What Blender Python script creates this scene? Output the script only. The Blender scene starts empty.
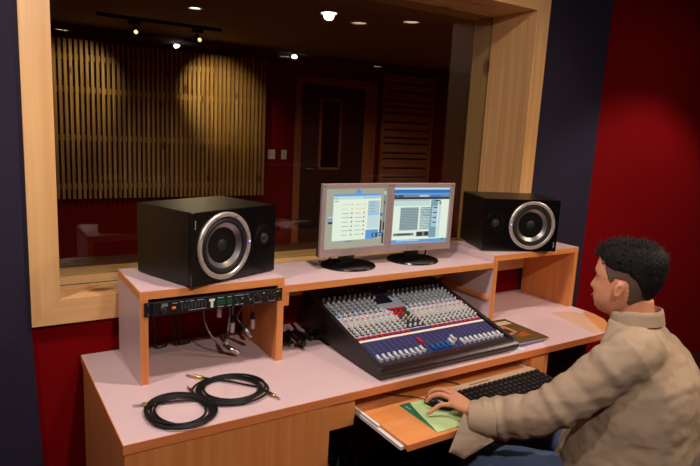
import bpy, bmesh, math, random
from mathutils import Vector, Matrix
random.seed(7)
PI = math.pi
S = bpy.context.scene
COL = S.collection

# ------------------------------------------------------------------ camera, world, light, exposure
cam_d = bpy.data.cameras.new('camera')
cam = bpy.data.objects.new('camera', cam_d)
COL.objects.link(cam)
R_ = Vector((0.84256, -0.53614, 0.05144)); U_ = Vector((0.05284, 0.17734, 0.98273)); F_ = Vector((0.53600, 0.82529, -0.17775))
m = Matrix((( R_.x, U_.x, -F_.x), (R_.y, U_.y, -F_.y), (R_.z, U_.z, -F_.z))).to_4x4()
m.translation = Vector((-0.3051, -1.5158, 1.6039))
cam.matrix_world = m
cam_d.sensor_width = 36.0
cam_d.lens = 593.32 / 700 * 36.0
cam_d.clip_start = 0.05
S.camera = cam
w = bpy.data.worlds.new('world'); S.world = w; w.use_nodes = True
w.node_tree.nodes['Background'].inputs[0].default_value = (0.02, 0.02, 0.025, 1)
w.node_tree.nodes['Background'].inputs[1].default_value = 0.3
S.view_settings.view_transform = 'Standard'
S.view_settings.look = 'None'
S.view_settings.exposure = 0.0
S.view_settings.gamma = 1.0
S.view_settings.use_curve_mapping = False

WARM = (1.0, 0.72, 0.50); COOL = (1.0, 0.86, 0.80)
# control room ceiling lamps: (x, y, watts, cone degrees, blend, aim, colour)
CEIL = 2.60
LAMPS = [
    (3.45, -0.12, 62, 112, 0.35, (3.2, -0.3, 0), COOL),
    (0.75, -0.10, 55, 115, 0.5, (0.6, 0.0, 0), COOL),
    (2.51, -1.38, 85, 110, 0.7, (1.3, -0.1, 0.7), WARM),
    (2.98, -1.60, 16, 140, 0.6, (2.98, -1.6, 0), WARM),
    (3.28, -1.16, 16, 140, 0.6, (3.28, -1.16, 0), WARM),
    (0.765, -4.97, 14, 140, 0.6, (0.765, -4.97, 0), WARM),
    (3.864, -5.02, 14, 140, 0.6, (3.86, -5.02, 0), WARM),
    (5.50, -4.88, 14, 140, 0.6, (5.5, -4.88, 0), WARM),
    (-0.80, 0.02, 62, 150, 0.6, (0.6, 0.3, 1.0), COOL),
    (0.25, -1.9, 108, 110, 0.8, (1.0, 0.3, 0.8), COOL),  # unseen front fill, added to brighten the desk and console
]
BULBS = [(2.205, -5.006), (3.837, -4.64)]

def spot(name, loc, aim, power, ang, blend, col, r=0.03):
    d = bpy.data.lights.new(name, 'SPOT')
    d.energy = power; d.spot_size = math.radians(ang); d.spot_blend = blend
    d.color = col; d.shadow_soft_size = r
    o = bpy.data.objects.new(name, d); COL.objects.link(o)
    o.location = loc
    v = Vector(aim) - Vector(loc)
    o.rotation_euler = v.to_track_quat('-Z', 'Y').to_euler()
    return o

for (x, y, P, ang, bl, aim, c) in LAMPS:
    spot('ceiling_spot', (x, y, CEIL - 0.03), aim, P, ang, bl, c, 0.04)

# ------------------------------------------------------------------ materials
MATS = {}
def srgb(r, g, b):
    f = lambda c: (c / 255 / 12.92) if c / 255 <= 0.04045 else ((c / 255 + 0.055) / 1.055) ** 2.4
    return (f(r), f(g), f(b), 1)

def mat(name, col, rough=0.5, metal=0.0, spec=0.5, emit=None, estr=1.0, noise=None, bump=None, coat=0.0):
    """noise=(scale, amount) varies the colour; bump=(scale, strength)"""
    if name in MATS: return MATS[name]
    m = bpy.data.materials.new(name); m.use_nodes = True
    nt = m.node_tree; b = nt.nodes['Principled BSDF']
    c = col if len(col) == 4 else (*col, 1)
    b.inputs['Base Color'].default_value = c
    b.inputs['Roughness'].default_value = rough
    b.inputs['Metallic'].default_value = metal
    b.inputs['Specular IOR Level'].default_value = spec
    b.inputs['Coat Weight'].default_value = coat
    if emit:
        b.inputs['Emission Color'].default_value = (*emit[:3], 1)
        b.inputs['Emission Strength'].default_value = estr
    tc = nt.nodes.new('ShaderNodeTexCoord')
    if noise is None: noise = (30, 0.06)
    n = nt.nodes.new('ShaderNodeTexNoise'); n.inputs['Scale'].default_value = noise[0]; n.inputs['Detail'].default_value = 4
    nt.links.new(tc.outputs['Object'], n.inputs['Vector'])
    mx = nt.nodes.new('ShaderNodeMix'); mx.data_type = 'RGBA'
    mx.inputs[6].default_value = tuple(max(0, v * (1 - noise[1])) for v in c[:3]) + (1,)
    mx.inputs[7].default_value = tuple(min(1, v * (1 + noise[1])) for v in c[:3]) + (1,)
    nt.links.new(n.outputs['Fac'], mx.inputs[0]); nt.links.new(mx.outputs[2], b.inputs['Base Color'])
    if bump:
        n2 = nt.nodes.new('ShaderNodeTexNoise'); n2.inputs['Scale'].default_value = bump[0]; n2.inputs['Detail'].default_value = 5
        nt.links.new(tc.outputs['Object'], n2.inputs['Vector'])
        bp = nt.nodes.new('ShaderNodeBump'); bp.inputs['Strength'].default_value = bump[1]; bp.inputs['Distance'].default_value = 0.01
        nt.links.new(n2.outputs['Fac'], bp.inputs['Height']); nt.links.new(bp.outputs['Normal'], b.inputs['Normal'])
    MATS[name] = m
    return m

def wood(name, c1, c2, axis='Z', rough=0.4, scale=1.0, knots=False, plank=None, spec=0.4):
    if name in MATS: return MATS[name]
    m = bpy.data.materials.new(name); m.use_nodes = True
    nt = m.node_tree; b = nt.nodes['Principled BSDF']; L = nt.links
    b.inputs['Roughness'].default_value = rough; b.inputs['Specular IOR Level'].default_value = spec
    tc = nt.nodes.new('ShaderNodeTexCoord')
    mp = nt.nodes.new('ShaderNodeMapping')
    s = [38 * scale] * 3; s['XYZ'.index(axis)] = 1.6 * scale
    mp.inputs['Scale'].default_value = s
    L.new(tc.outputs['Object'], mp.inputs['Vector'])
    n = nt.nodes.new('ShaderNodeTexNoise'); n.inputs['Scale'].default_value = 1; n.inputs['Detail'].default_value = 6; n.inputs['Distortion'].default_value = 0.6
    L.new(mp.outputs['Vector'], n.inputs['Vector'])
    r = nt.nodes.new('ShaderNodeValToRGB'); r.color_ramp.elements[0].position = 0.3; r.color_ramp.elements[1].position = 0.7
    r.color_ramp.elements[0].color = c2; r.color_ramp.elements[1].color = c1
    L.new(n.outputs['Fac'], r.inputs['Fac'])
    out = r.outputs['Color']
    if knots:
        v = nt.nodes.new('ShaderNodeTexVoronoi'); v.inputs['Scale'].default_value = 1
        mp2 = nt.nodes.new('ShaderNodeMapping'); s = [5.0] * 3; s['XYZ'.index(axis)] = 2.6
        mp2.inputs['Scale'].default_value = s; L.new(tc.outputs['Object'], mp2.inputs['Vector']); L.new(mp2.outputs['Vector'], v.inputs['Vector'])
        r2 = nt.nodes.new('ShaderNodeValToRGB')
        r2.color_ramp.elements[0].position = 0.09; r2.color_ramp.elements[0].color = (0.25, 0.12, 0.06, 1)
        r2.color_ramp.elements[1].position = 0.17; r2.color_ramp.elements[1].color = (1, 1, 1, 1)
        L.new(v.outputs['Distance'], r2.inputs['Fac'])
        mx = nt.nodes.new('ShaderNodeMix'); mx.data_type = 'RGBA'; mx.blend_type = 'MULTIPLY'; mx.inputs[0].default_value = 0.85
        L.new(out, mx.inputs[6]); L.new(r2.outputs['Color'], mx.inputs[7]); out = mx.outputs[2]
    L.new(out, b.inputs['Base Color'])
    bp = nt.nodes.new('ShaderNodeBump'); bp.inputs['Strength'].default_value = 0.08; bp.inputs['Distance'].default_value = 0.002
    L.new(n.outputs['Fac'], bp.inputs['Height']); L.new(bp.outputs['Normal'], b.inputs['Normal'])
    MATS[name] = m
    return m

BEECH1 = srgb(226, 150, 88); BEECH2 = srgb(214, 134, 72)
M_bx = wood('beech_x', BEECH1, BEECH2, 'X', 0.38, 1.0)
M_by = wood('beech_y', BEECH1, BEECH2, 'Y', 0.38, 1.0)
M_bz = wood('beech_z', srgb(222, 146, 86), srgb(206, 126, 68), 'Z', 0.38, 1.0)
M_edge = wood('beech_edge', srgb(228, 140, 84), srgb(212, 124, 70), 'X', 0.4)
P1 = srgb(232, 188, 132); P2 = srgb(212, 160, 100)
M_px = wood('pine_x', P1, P2, 'X', 0.35, 0.7, True)
M_pz = wood('pine_z', P1, P2, 'Z', 0.35, 0.7, True)
M_pz2 = wood('pine_slat', srgb(200, 160, 104), srgb(150, 104, 60), 'Z', 0.55, 0.5, True)
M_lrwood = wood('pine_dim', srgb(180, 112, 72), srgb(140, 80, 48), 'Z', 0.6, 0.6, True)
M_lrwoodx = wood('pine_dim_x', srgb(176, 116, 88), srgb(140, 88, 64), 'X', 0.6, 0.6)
M_lam = mat('laminate', srgb(216, 188, 190), 0.42, noise=(160, 0.035))
M_red = mat('red_fabric', srgb(124, 0, 6), 0.95, spec=0.1, noise=(220, 0.12), bump=(300, 0.15))
M_lred = mat('live_red', srgb(120, 10, 12), 0.85, spec=0.2, noise=(8, 0.1))
M_purple = mat('purple_fabric', srgb(46, 41, 58), 0.95, spec=0.1, noise=(220, 0.1), bump=(300, 0.15))
M_ceil = mat('ceiling_dark', srgb(170, 145, 105), 0.9, noise=(6, 0.1))
M_cceil = mat('ceiling_control', srgb(90, 84, 78), 0.9, noise=(6, 0.08))
M_floor = mat('carpet', srgb(60, 26, 28), 0.95, spec=0.1, noise=(60, 0.3), bump=(250, 0.4))
M_black = mat('black_vinyl', srgb(11, 11, 12), 0.45, bump=(400, 0.15))
M_blackg = mat('black_gloss', srgb(8, 8, 9), 0.25)
M_spk = mat('speaker_black', srgb(5, 6, 5), 0.36, spec=0.5, bump=(500, 0.06))
M_rub = mat('rubber', srgb(20, 20, 22), 0.6)
M_cable = mat('cable_black', srgb(8, 8, 9), 0.45)
M_gcable = mat('cable_grey', srgb(120, 122, 124), 0.4)
M_chrome = mat('silver', srgb(200, 196, 190), 0.28, metal=1.0)
M_ring = mat('ring_silver', srgb(206, 196, 188), 0.38, metal=0.6)
M_cone = mat('cone', srgb(150, 146, 146), 0.33, metal=0.85)
M_gold = mat('gold', srgb(210, 170, 100), 0.25, metal=1.0)
M_bezel = mat('bezel', srgb(168, 150, 150), 0.4, metal=0.25)
M_navy = mat('navy', srgb(40, 42, 96), 0.5)
M_blue = mat('base_blue', srgb(36, 38, 84), 0.5)
M_pale = mat('panel_pale', srgb(170, 202, 230), 0.5)
M_pale2 = mat('panel_white', srgb(186, 184, 186), 0.5)
M_knobw = mat('knob_white', srgb(200, 204, 206), 0.35)
M_knobg = mat('knob_grey', srgb(64, 72, 78), 0.4)
M_knobred = mat('knob_red', srgb(206, 28, 34), 0.35)
M_knobgreen = mat('knob_green', srgb(20, 88, 44), 0.35)
M_knoby = mat('knob_yellow', srgb(214, 196, 122), 0.35)
M_knobblue = mat('knob_blue', srgb(30, 92, 150), 0.35)
M_rosew = wood('mixer_trim', srgb(52, 32, 26), srgb(30, 18, 16), 'X', 0.32)
M_strip = mat('scribble_strip', srgb(236, 222, 206), 0.5)
M_mouse = mat('mouse_black', srgb(24, 24, 26), 0.3)
M_pad = mat('mouse_pad_green', srgb(186, 214, 150), 0.6)
M_padd = mat('mouse_pad_dark', srgb(22, 100, 72), 0.6)
M_kb = mat('keyboard_beige', srgb(184, 156, 128), 0.5)
M_key = mat('key_black', srgb(30, 28, 28), 0.4)
M_white = mat('white', srgb(225, 222, 220), 0.5)
M_skin = mat('skin', srgb(214, 148, 112), 0.5, noise=(25, 0.07), bump=(120, 0.1))
M_hair = mat('hair', srgb(9, 7, 7), 0.6, spec=0.25, noise=(90, 0.4), bump=(220, 0.6))
M_jacket = mat('jacket', srgb(170, 148, 124), 0.85, spec=0.2, noise=(14, 0.05), bump=(420, 0.12))
M_jean = mat('jeans', srgb(82, 100, 130), 0.85, spec=0.2, noise=(120, 0.18), bump=(400, 0.2))
M_shoe = mat('shoe', srgb(24, 22, 22), 0.5)
M_led = mat('led_blue', (0.05, 0.05, 0.3), 0.3, emit=(0.25, 0.2, 1.0), estr=6)
M_bulb = mat('bulb', (1, 1, 1), 0.5, emit=(1.0, 0.80, 0.55), estr=30)
M_bulbw = mat('bulb_white', (1, 1, 1), 0.5, emit=(1.0, 0.93, 0.85), estr=60)
M_bulbd = mat('diffuser', (1, 1, 1), 0.5, emit=(1.0, 0.74, 0.45), estr=9)

def glass_mat():
    m = bpy.data.materials.new('window_glass'); m.use_nodes = True
    nt = m.node_tree; nt.nodes.clear()
    o = nt.nodes.new('ShaderNodeOutputMaterial'); mx = nt.nodes.new('ShaderNodeMixShader')
    t = nt.nodes.new('ShaderNodeBsdfTransparent'); t.inputs[0].default_value = (0.88, 0.90, 0.86, 1)
    g = nt.nodes.new('ShaderNodeBsdfGlossy'); g.inputs['Roughness'].default_value = 0.0
    lw = nt.nodes.new('ShaderNodeLayerWeight'); lw.inputs['Blend'].default_value = 0.5
    p = nt.nodes.new('ShaderNodeMath'); p.operation = 'POWER'; p.inputs[1].default_value = 5
    ma = nt.nodes.new('ShaderNodeMath'); ma.operation = 'MULTIPLY_ADD'; ma.inputs[1].default_value = 0.9; ma.inputs[2].default_value = 0.045
    L = nt.links
    L.new(lw.outputs['Facing'], p.inputs[0]); L.new(p.outputs[0], ma.inputs[0]); L.new(ma.outputs[0], mx.inputs[0])
    L.new(t.outputs[0], mx.inputs[1]); L.new(g.outputs[0], mx.inputs[2]); L.new(mx.outputs[0], o.inputs[0])
    return m
M_glass = glass_mat()

def emis(name, r, g, b, s=1.0):
    c = srgb(r, g, b)
    return mat(name, (0.02, 0.02, 0.02), 0.3, emit=c, estr=s)

# ------------------------------------------------------------------ helpers
def link(o, parent=None):
    COL.objects.link(o)
    if parent: o.parent = parent
    return o

def obj(name, bm, mats, parent=None, smooth=False, angle=40):
    me = bpy.data.meshes.new(name)
    bmesh.ops.recalc_face_normals(bm, faces=bm.faces)
    if smooth:
        for f in bm.faces: f.smooth = True
        ca = math.radians(angle)
        for e in bm.edges:
            if len(e.link_faces) == 2 and e.calc_face_angle(0) > ca: e.smooth = False
    bm.to_mesh(me); bm.free()
    for mm in (mats if isinstance(mats, (list, tuple)) else [mats]): me.materials.append(mm)
    o = bpy.data.objects.new(name, me)
    return link(o, parent)

def thing(name, label, cat, loc=(0, 0, 0), rotz=0, group=None):
    o = bpy.data.objects.new(name, None); o.empty_display_size = 0.05
    COL.objects.link(o); o.location = loc; o.rotation_euler = (0, 0, rotz)
    o['label'] = label; o['category'] = cat
    if group: o['group'] = group
    return o

def tag(o, label, cat, group=None):
    o['label'] = label; o['category'] = cat
    if group: o['group'] = group
    return o

def struct(o):
    o['kind'] = 'structure'; return o

def B(): return bmesh.new()

def setmi(faces, i):
    for f in faces: f.material_index = i

def box(bm, x0, x1, y0, y1, z0, z1, bev=0.0, mi=0, mtx=None):
    t = B()
    bmesh.ops.create_cube(t, size=1)
    for v in t.verts:
        v.co = Vector(((x0 + x1) / 2 + v.co.x * (x1 - x0), (y0 + y1) / 2 + v.co.y * (y1 - y0), (z0 + z1) / 2 + v.co.z * (z1 - z0)))
    if bev > 0:
        bmesh.ops.bevel(t, geom=t.edges[:], offset=bev, segments=2, profile=0.5, affect='EDGES')
    merge(bm, t, mi, mtx)

def merge(bm, t, mi=0, mtx=None):
    vm = {}
    for v in t.verts:
        co = v.co if mtx is None else mtx @ v.co
        vm[v] = bm.verts.new(co)
    for f in t.faces:
        try:
            nf = bm.faces.new([vm[v] for v in f.verts]); nf.material_index = mi if mi is not None else f.material_index
        except ValueError: pass
    t.free()

def prism(bm, pts, a0, a1, axis='X', mi=0):
    """extrude a 2D outline (u, v) along an axis; X: (y, z)  Y: (x, z)  Z: (x, y)"""
    def P(u, v, a):
        return {'X': (a, u, v), 'Y': (u, a, v), 'Z': (u, v, a)}[axis]
    A = [bm.verts.new(P(u, v, a0)) for u, v in pts]; C = [bm.verts.new(P(u, v, a1)) for u, v in pts]
    n = len(pts)
    fs = [bm.faces.new(A), bm.faces.new(C[::-1])]
    for i in range(n): fs.append(bm.faces.new((A[i], C[i], C[(i + 1) % n], A[(i + 1) % n])))
    setmi(fs, mi)

def lathe(bm, prof, seg=24, mi=0, mtx=None, cap=True):
    """prof = [(r, h)] about Z; mi may be a list per span"""
    t = B(); rings = []
    for r, h in prof:
        if r < 1e-6: rings.append([t.verts.new((0, 0, h))])
        else: rings.append([t.verts.new((r * math.cos(2 * PI * k / seg), r * math.sin(2 * PI * k / seg), h)) for k in range(seg)])
    for i in range(len(rings) - 1):
        a, b = rings[i], rings[i + 1]
        idx = mi[i] if isinstance(mi, list) else mi
        for k in range(seg):
            k2 = (k + 1) % seg
            if len(a) == 1 and len(b) == 1: continue
            if len(a) == 1: f = t.faces.new((a[0], b[k], b[k2]))
            elif len(b) == 1: f = t.faces.new((a[k], a[k2], b[0]))
            else: f = t.faces.new((a[k], a[k2], b[k2], b[k]))
            f.material_index = idx
    if cap:
        for rr, idx in ((rings[0], mi[0] if isinstance(mi, list) else mi), (rings[-1], mi[-1] if isinstance(mi, list) else mi)):
            if len(rr) > 2: t.faces.new(rr).material_index = idx
    merge(bm, t, None, mtx)

def frame_at(p, d):
    d = Vector(d).normalized()
    q = d.to_track_quat('Z', 'Y')
    return Matrix.Translation(Vector(p)) @ q.to_matrix().to_4x4()

def smoothpath(pts, n=6):
    pts = [Vector(p) for p in pts]; out = []
    for i in range(len(pts) - 1):
        p0 = pts[max(i - 1, 0)]; p1 = pts[i]; p2 = pts[i + 1]; p3 = pts[min(i + 2, len(pts) - 1)]
        for k in range(n):
            t = k / n
            out.append(0.5 * ((2 * p1) + (p2 - p0) * t + (2 * p0 - 5 * p1 + 4 * p2 - p3) * t * t + (3 * p1 - p0 - 3 * p2 + p3) * t ** 3))
    out.append(pts[-1]); return out

def tube(bm, pts, rad, seg=8, mi=0, sx=1.0, up=None):
    """sweep; rad may be list; sx flattens along the second axis"""
    pts = [Vector(p) for p in pts]; n = len(pts)
    rs = rad if isinstance(rad, (list, tuple)) else [rad] * n
    rings = []; prev = None
    for i, p in enumerate(pts):
        d = (pts[min(i + 1, n - 1)] - pts[max(i - 1, 0)]).normalized()
        if prev is None:
            a = Vector(up) if up else (Vector((0, 0, 1)) if abs(d.z) < 0.9 else Vector((1, 0, 0)))
        else: a = prev
        u = (a - d * a.dot(d)).normalized(); prev = u; v = d.cross(u)
        rings.append([bm.verts.new(p + (u * math.cos(2 * PI * k / seg) * rs[i] * sx + v * math.sin(2 * PI * k / seg) * rs[i])) for k in range(seg)])
    fs = []
    for i in range(n - 1):
        for k in range(seg):
            k2 = (k + 1) % seg
            fs.append(bm.faces.new((rings[i][k], rings[i][k2], rings[i + 1][k2], rings[i + 1][k])))
    fs.append(bm.faces.new(rings[0][::-1])); fs.append(bm.faces.new(rings[-1]))
    setmi(fs, mi)

def loft(bm, rings, mi=0, cap=True):
    R = [[bm.verts.new(p) for p in r] for r in rings]; n = len(R[0]); fs = []
    for i in range(len(R) - 1):
        for k in range(n):
            k2 = (k + 1) % n
            fs.append(bm.faces.new((R[i][k], R[i][k2], R[i + 1][k2], R[i + 1][k])))
    if cap: fs.append(bm.faces.new(R[0][::-1])); fs.append(bm.faces.new(R[-1]))
    setmi(fs, mi)

def text_bm(s, size, depth=0.0006):
    c = bpy.data.curves.new('txt', 'FONT'); c.body = s; c.size = size; c.extrude = depth
    o = bpy.data.objects.new('txt', c); COL.objects.link(o)
    dg = bpy.context.evaluated_depsgraph_get(); dg.update()
    me = bpy.data.meshes.new_from_object(o.evaluated_get(dg))
    t = B(); t.from_mesh(me)
    bpy.data.objects.remove(o); bpy.data.curves.remove(c); bpy.data.meshes.remove(me)
    return t

def copy_tree(o, parent=None):
    c = o.copy(); COL.objects.link(c)
    if parent: c.parent = parent
    for ch in list(o.children): copy_tree(ch, c)
    return c

# ------------------------------------------------------------------ the setting
WY = 0.70            # face of the wall carrying the window
WT = 1.12            # its far face (towards the live room)
X0, X1 = -0.061, 2.187; Z0, Z1 = 0.964, 2.233      # window opening
FX0, FX1, FZ0, FZ1 = -0.152, 2.282, 0.873, 2.324   # outer edge of the pine frame
FY = 0.67
RX0, RX1, RY0 = -2.2, 6.4, -6.0                    # control room
b = B(); box(b, RX0, RX1, RY0, 6.0, -0.12, 0.0); struct(obj('floor', b, M_floor))
b = B(); box(b, RX0, RX1, RY0, WY, CEIL, CEIL + 0.1); struct(obj('ceiling', b, M_cceil))
b = B()
for (xa, xb, za, zb) in ((RX0, X0 - 0.02, 0, CEIL + 0.1), (X1 + 0.02, RX1, 0, CEIL + 0.1), (X0 - 0.02, X1 + 0.02, 0, Z0 - 0.02), (X0 - 0.02, X1 + 0.02, Z1 + 0.02, CEIL + 0.1)):
    box(b, xa, xb, WY, WT, za, zb)
struct(obj('wall_front', b, M_red))
b = B(); box(b, RX0 - 0.1, RX0, RY0, 6.0, 0, CEIL + 0.1); struct(obj('wall_left', b, M_red))
b = B(); box(b, RX1, RX1 + 0.1, RY0, 6.0, 0, CEIL + 0.1); struct(obj('wall_right', b, M_red))
b = B(); box(b, RX0, RX1, RY0 - 0.1, RY0, 0, CEIL + 0.1); struct(obj('wall_back', b, M_red))

# purple fabric panels on the wall
def fabric_panel(x0, x1, z0, z1, label):
    b = B(); box(b, x0, x1, WY - 0.018, WY, z0, z1, 0.004)
    tag(obj('fabric_wall_panel', b, M_purple), label, 'wall panel', None)
b = B(); prism(b, [(-2.19, 0.05), (-0.125, 0.05), (-0.1535, 0.873), (-0.1535, 2.58), (-2.19, 2.58)], WY - 0.018, WY, 'Y')
tag(obj('fabric_wall_panel', b, M_purple), 'dark purple fabric wall panel filling the left edge beside the pine frame', 'wall panel')
fabric_panel(2.2835, 2.815, 0.05, 2.58, 'dark purple fabric wall panel between the window frame and red wall')

# window: pine frame, stepped jambs, pane
win = bpy.data.objects.new('window_1', None); COL.objects.link(win); struct(win)
def mitred(a, c, d, e, name, M):
    b = B()
    A = [b.verts.new((x, FY, z)) for x, z in (a, c, d, e)]; Cc = [b.verts.new((x, WY + 0.01, z)) for x, z in (a, c, d, e)]
    b.faces.new(A); b.faces.new(Cc[::-1])
    for i in range(4): b.faces.new((A[i], Cc[i], Cc[(i + 1) % 4], A[(i + 1) % 4]))
    bmesh.ops.bevel(b, geom=b.edges[:], offset=0.0012, segments=1, affect='EDGES')
    obj(name, b, M, win)
mitred((FX0, FZ0), (X0, Z0), (X0, Z1), (FX0, FZ1), 'window_frame', M_pz)
mitred((FX1, FZ0), (X1, Z0), (X1, Z1), (FX1, FZ1), 'window_frame', M_pz)
mitred((FX0, FZ0), (X0, Z0), (X1, Z0), (FX1, FZ0), 'window_frame', M_px)
mitred((FX0, FZ1), (X0, Z1), (X1, Z1), (FX1, FZ1), 'window_frame', M_px)
GY = 0.985
for (ya, yb) in ((WY + 0.01, 0.843), (0.900, GY - 0.004), (GY + 0.010, 1.05), (1.054, WT)):
    b = B(); box(b, X0 - 0.02, X1 + 0.02, ya, yb, Z0 - 0.02, Z0); obj('window_sill', b, M_px, win)
b = B(); box(b, X0 - 0.02, X1 + 0.02, 0.843, 0.900, Z0 - 0.02, Z0 - 0.012); obj('sill_groove', b, M_rub, win)
for (ya, yb) in ((WY + 0.0105, 0.728), (0.7305, 0.925), (0.9275, GY - 0.004), (GY + 0.010, WT)):
    b = B(); box(b, X1, X1 + 0.018, ya, yb, Z0, Z1, 0.001); obj('window_jamb', b, M_pz, win)
    b = B(); box(b, X0 - 0.018, X0, ya, yb, Z0, Z1, 0.001); obj('window_jamb', b, M_pz, win)
    b = B(); box(b, X0, X1, ya, yb, Z1, Z1 + 0.018, 0.001); obj('window_head', b, M_px, win)
b = B(); box(b, X0 - 0.018, X1 + 0.018, GY, GY + 0.006, Z0 - 0.018, Z1 + 0.018); obj('window_pane', b, M_glass, win)

# ------------------------------------------------------------------ live room behind the glass
LC = 2.49; LY = 5.5
LX0, LX1 = -1.2, 6.3
b = B(); box(b, LX0, LX1, LY, LY + 0.1, 0, LC + 0.05); struct(obj('wall_far', b, M_lred))
b = B(); box(b, LX0, LX1, WT, LY, LC, LC + 0.1); struct(obj('ceiling', b, M_ceil))
b = B(); box(b, LX0 - 0.1, LX0, WT, LY + 0.1, 0, LC + 0.05); struct(obj('wall_far_left', b, M_lred))
b = B(); box(b, LX1, LX1 + 0.1, WT, LY + 0.1, 0, LC + 0.05); struct(obj('wall_far_right', b, M_lred))
def lfloor():
    m = bpy.data.materials.new('live_floor'); m.use_nodes = True
    nt = m.node_tree; bs = nt.nodes['Principled BSDF']; bs.inputs['Roughness'].default_value = 0.5
    tc = nt.nodes.new('ShaderNodeTexCoord'); br = nt.nodes.new('ShaderNodeTexBrick')
    br.inputs['Scale'].default_value = 2.0; br.inputs['Color1'].default_value = srgb(96, 60, 66); br.inputs['Color2'].default_value = srgb(84, 52, 58)
    br.inputs['Mortar'].default_value = srgb(30, 18, 20); br.inputs['Mortar Size'].default_value = 0.02
    nt.links.new(tc.outputs['Object'], br.inputs['Vector']); nt.links.new(br.outputs['Color'], bs.inputs['Base Color'])
    return m
b = B(); box(b, LX0, LX1, WT, LY, 0.0, 0.01); struct(obj('floor', b, lfloor()))

# slatted diffuser
t = thing('slat_diffuser', 'large pine panel of narrow upright slats lit by two spots behind the glass', 'acoustic panel', (1.66, LY, 0.68))
def L_(o): return o
SX0, SX1, SZ0, SZ1 = 0.42, 2.84, 0.68, 2.335
b = B()
for z in (0.10, 0.62, 1.12, 1.45): box(b, SX0 - 1.66, SX1 - 1.66, -0.075, -0.05, z, z + 0.06)
obj('cross_batten', b, M_pz2, t)
b = B(); box(b, SX0 - 1.66, SX1 - 1.66, -0.05, -0.001, 0, SZ1 - SZ0); obj('backing', b, mat('backing_brown', srgb(52, 30, 20), 0.9), t)
b = B(); n = 47
for i in range(n):
    x = SX0 + 0.012 + (SX1 - SX0 - 0.03) * i / (n - 1)
    box(b, x - 1.66 - 0.0145, x - 1.66 + 0.0145, -0.115, -0.075, 0, SZ1 - SZ0, 0)
o = obj('slats', b, M_pz2, t)
# horizontal slat panel
t = thing('slat_diffuser', 'dim panel of stacked horizontal boards right of the doorway behind the glass', 'acoustic panel', (5.12, LY, 0.1))
b = B(); box(b, -0.48, 0.46, -0.03, -0.001, 0, 2.28); obj('backing', b, mat('backing_dark', srgb(30, 14, 12), 0.9), t)
b = B(); z = 0.02
random.seed(3)
while z < 2.2:
    h = random.choice((0.06, 0.085, 0.11)); box(b, -0.42, 0.40, -0.06, -0.03, z, min(z + h, 2.26)); z += h + 0.024
obj('boards', b, M_lrwoodx, t)
b = B(); box(b, -0.48, -0.425, -0.07, -0.03, 0, 2.28); box(b, 0.405, 0.46, -0.07, -0.03, 0, 2.28); obj('frame', b, M_lrwood, t)
# doorway
dr = bpy.data.objects.new('door_1', None); COL.objects.link(dr); dr.location = (3.95, LY, 0.01); struct(dr)
b = B(); box(b, -0.66, -0.56, -0.035, -0.002, 0, 2.2); box(b, 0.42, 0.62, -0.035, -0.002, 0, 2.2); obj('door_frame', b, M_lrwood, dr)
b = B(); box(b, -0.66, 0.62, -0.036, -0.002, 2.1, 2.2); obj('door_frame', b, M_lrwoodx, dr)
b = B(); box(b, -0.56, 0.42, -0.014, -0.002, 0, 2.1); obj('door_leaf', b, mat('door_dark', srgb(58, 14, 14), 0.6), dr)
b = B()
for (xa, xb, za, zb) in ((-0.29, -0.25, 1.0, 1.92), (0.03, 0.06, 1.0, 1.92), (-0.29, 0.06, 1.90, 1.93), (-0.29, 0.06, 0.99, 1.02)): box(b, xa, xb, -0.024, -0.014, za, zb)
obj('door_glazing_bead', b, M_lrwood, dr)
b = B(); box(b, -0.25, 0.03, -0.018, -0.014, 1.02, 1.90); obj('door_glass', b, M_blackg, dr)
b = B(); tube(b, [(-0.48, -0.014, 1.0), (-0.48, -0.05, 1.0), (-0.37, -0.05, 1.0)], 0.01, 8); obj('door_handle', b, M_chrome, dr)
# switches
for k, (x, ww, lb) in enumerate(((2.985, 0.10, 'wider pale switch plate on the red wall behind the glass, nearer the slats'), (3.16, 0.075, 'narrower pale switch plate on the red wall behind the glass, nearer the doorway'))):
    t = thing('light_switch', lb, 'switch', (x, LY, 1.19))
    b = B(); box(b, -ww / 2, ww / 2, -0.008, 0, -0.06, 0.06, 0.002); obj('switch_plate', b, M_white, t)
    for q in ((-0.022, 0.022) if k == 0 else (0,)):
        b = B(); box(b, q - 0.009, q + 0.009, -0.014, -0.008, -0.022, 0.022, 0.002)
        obj('rocker', b, mat('rocker', srgb(200, 196, 188), 0.4), t)
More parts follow.
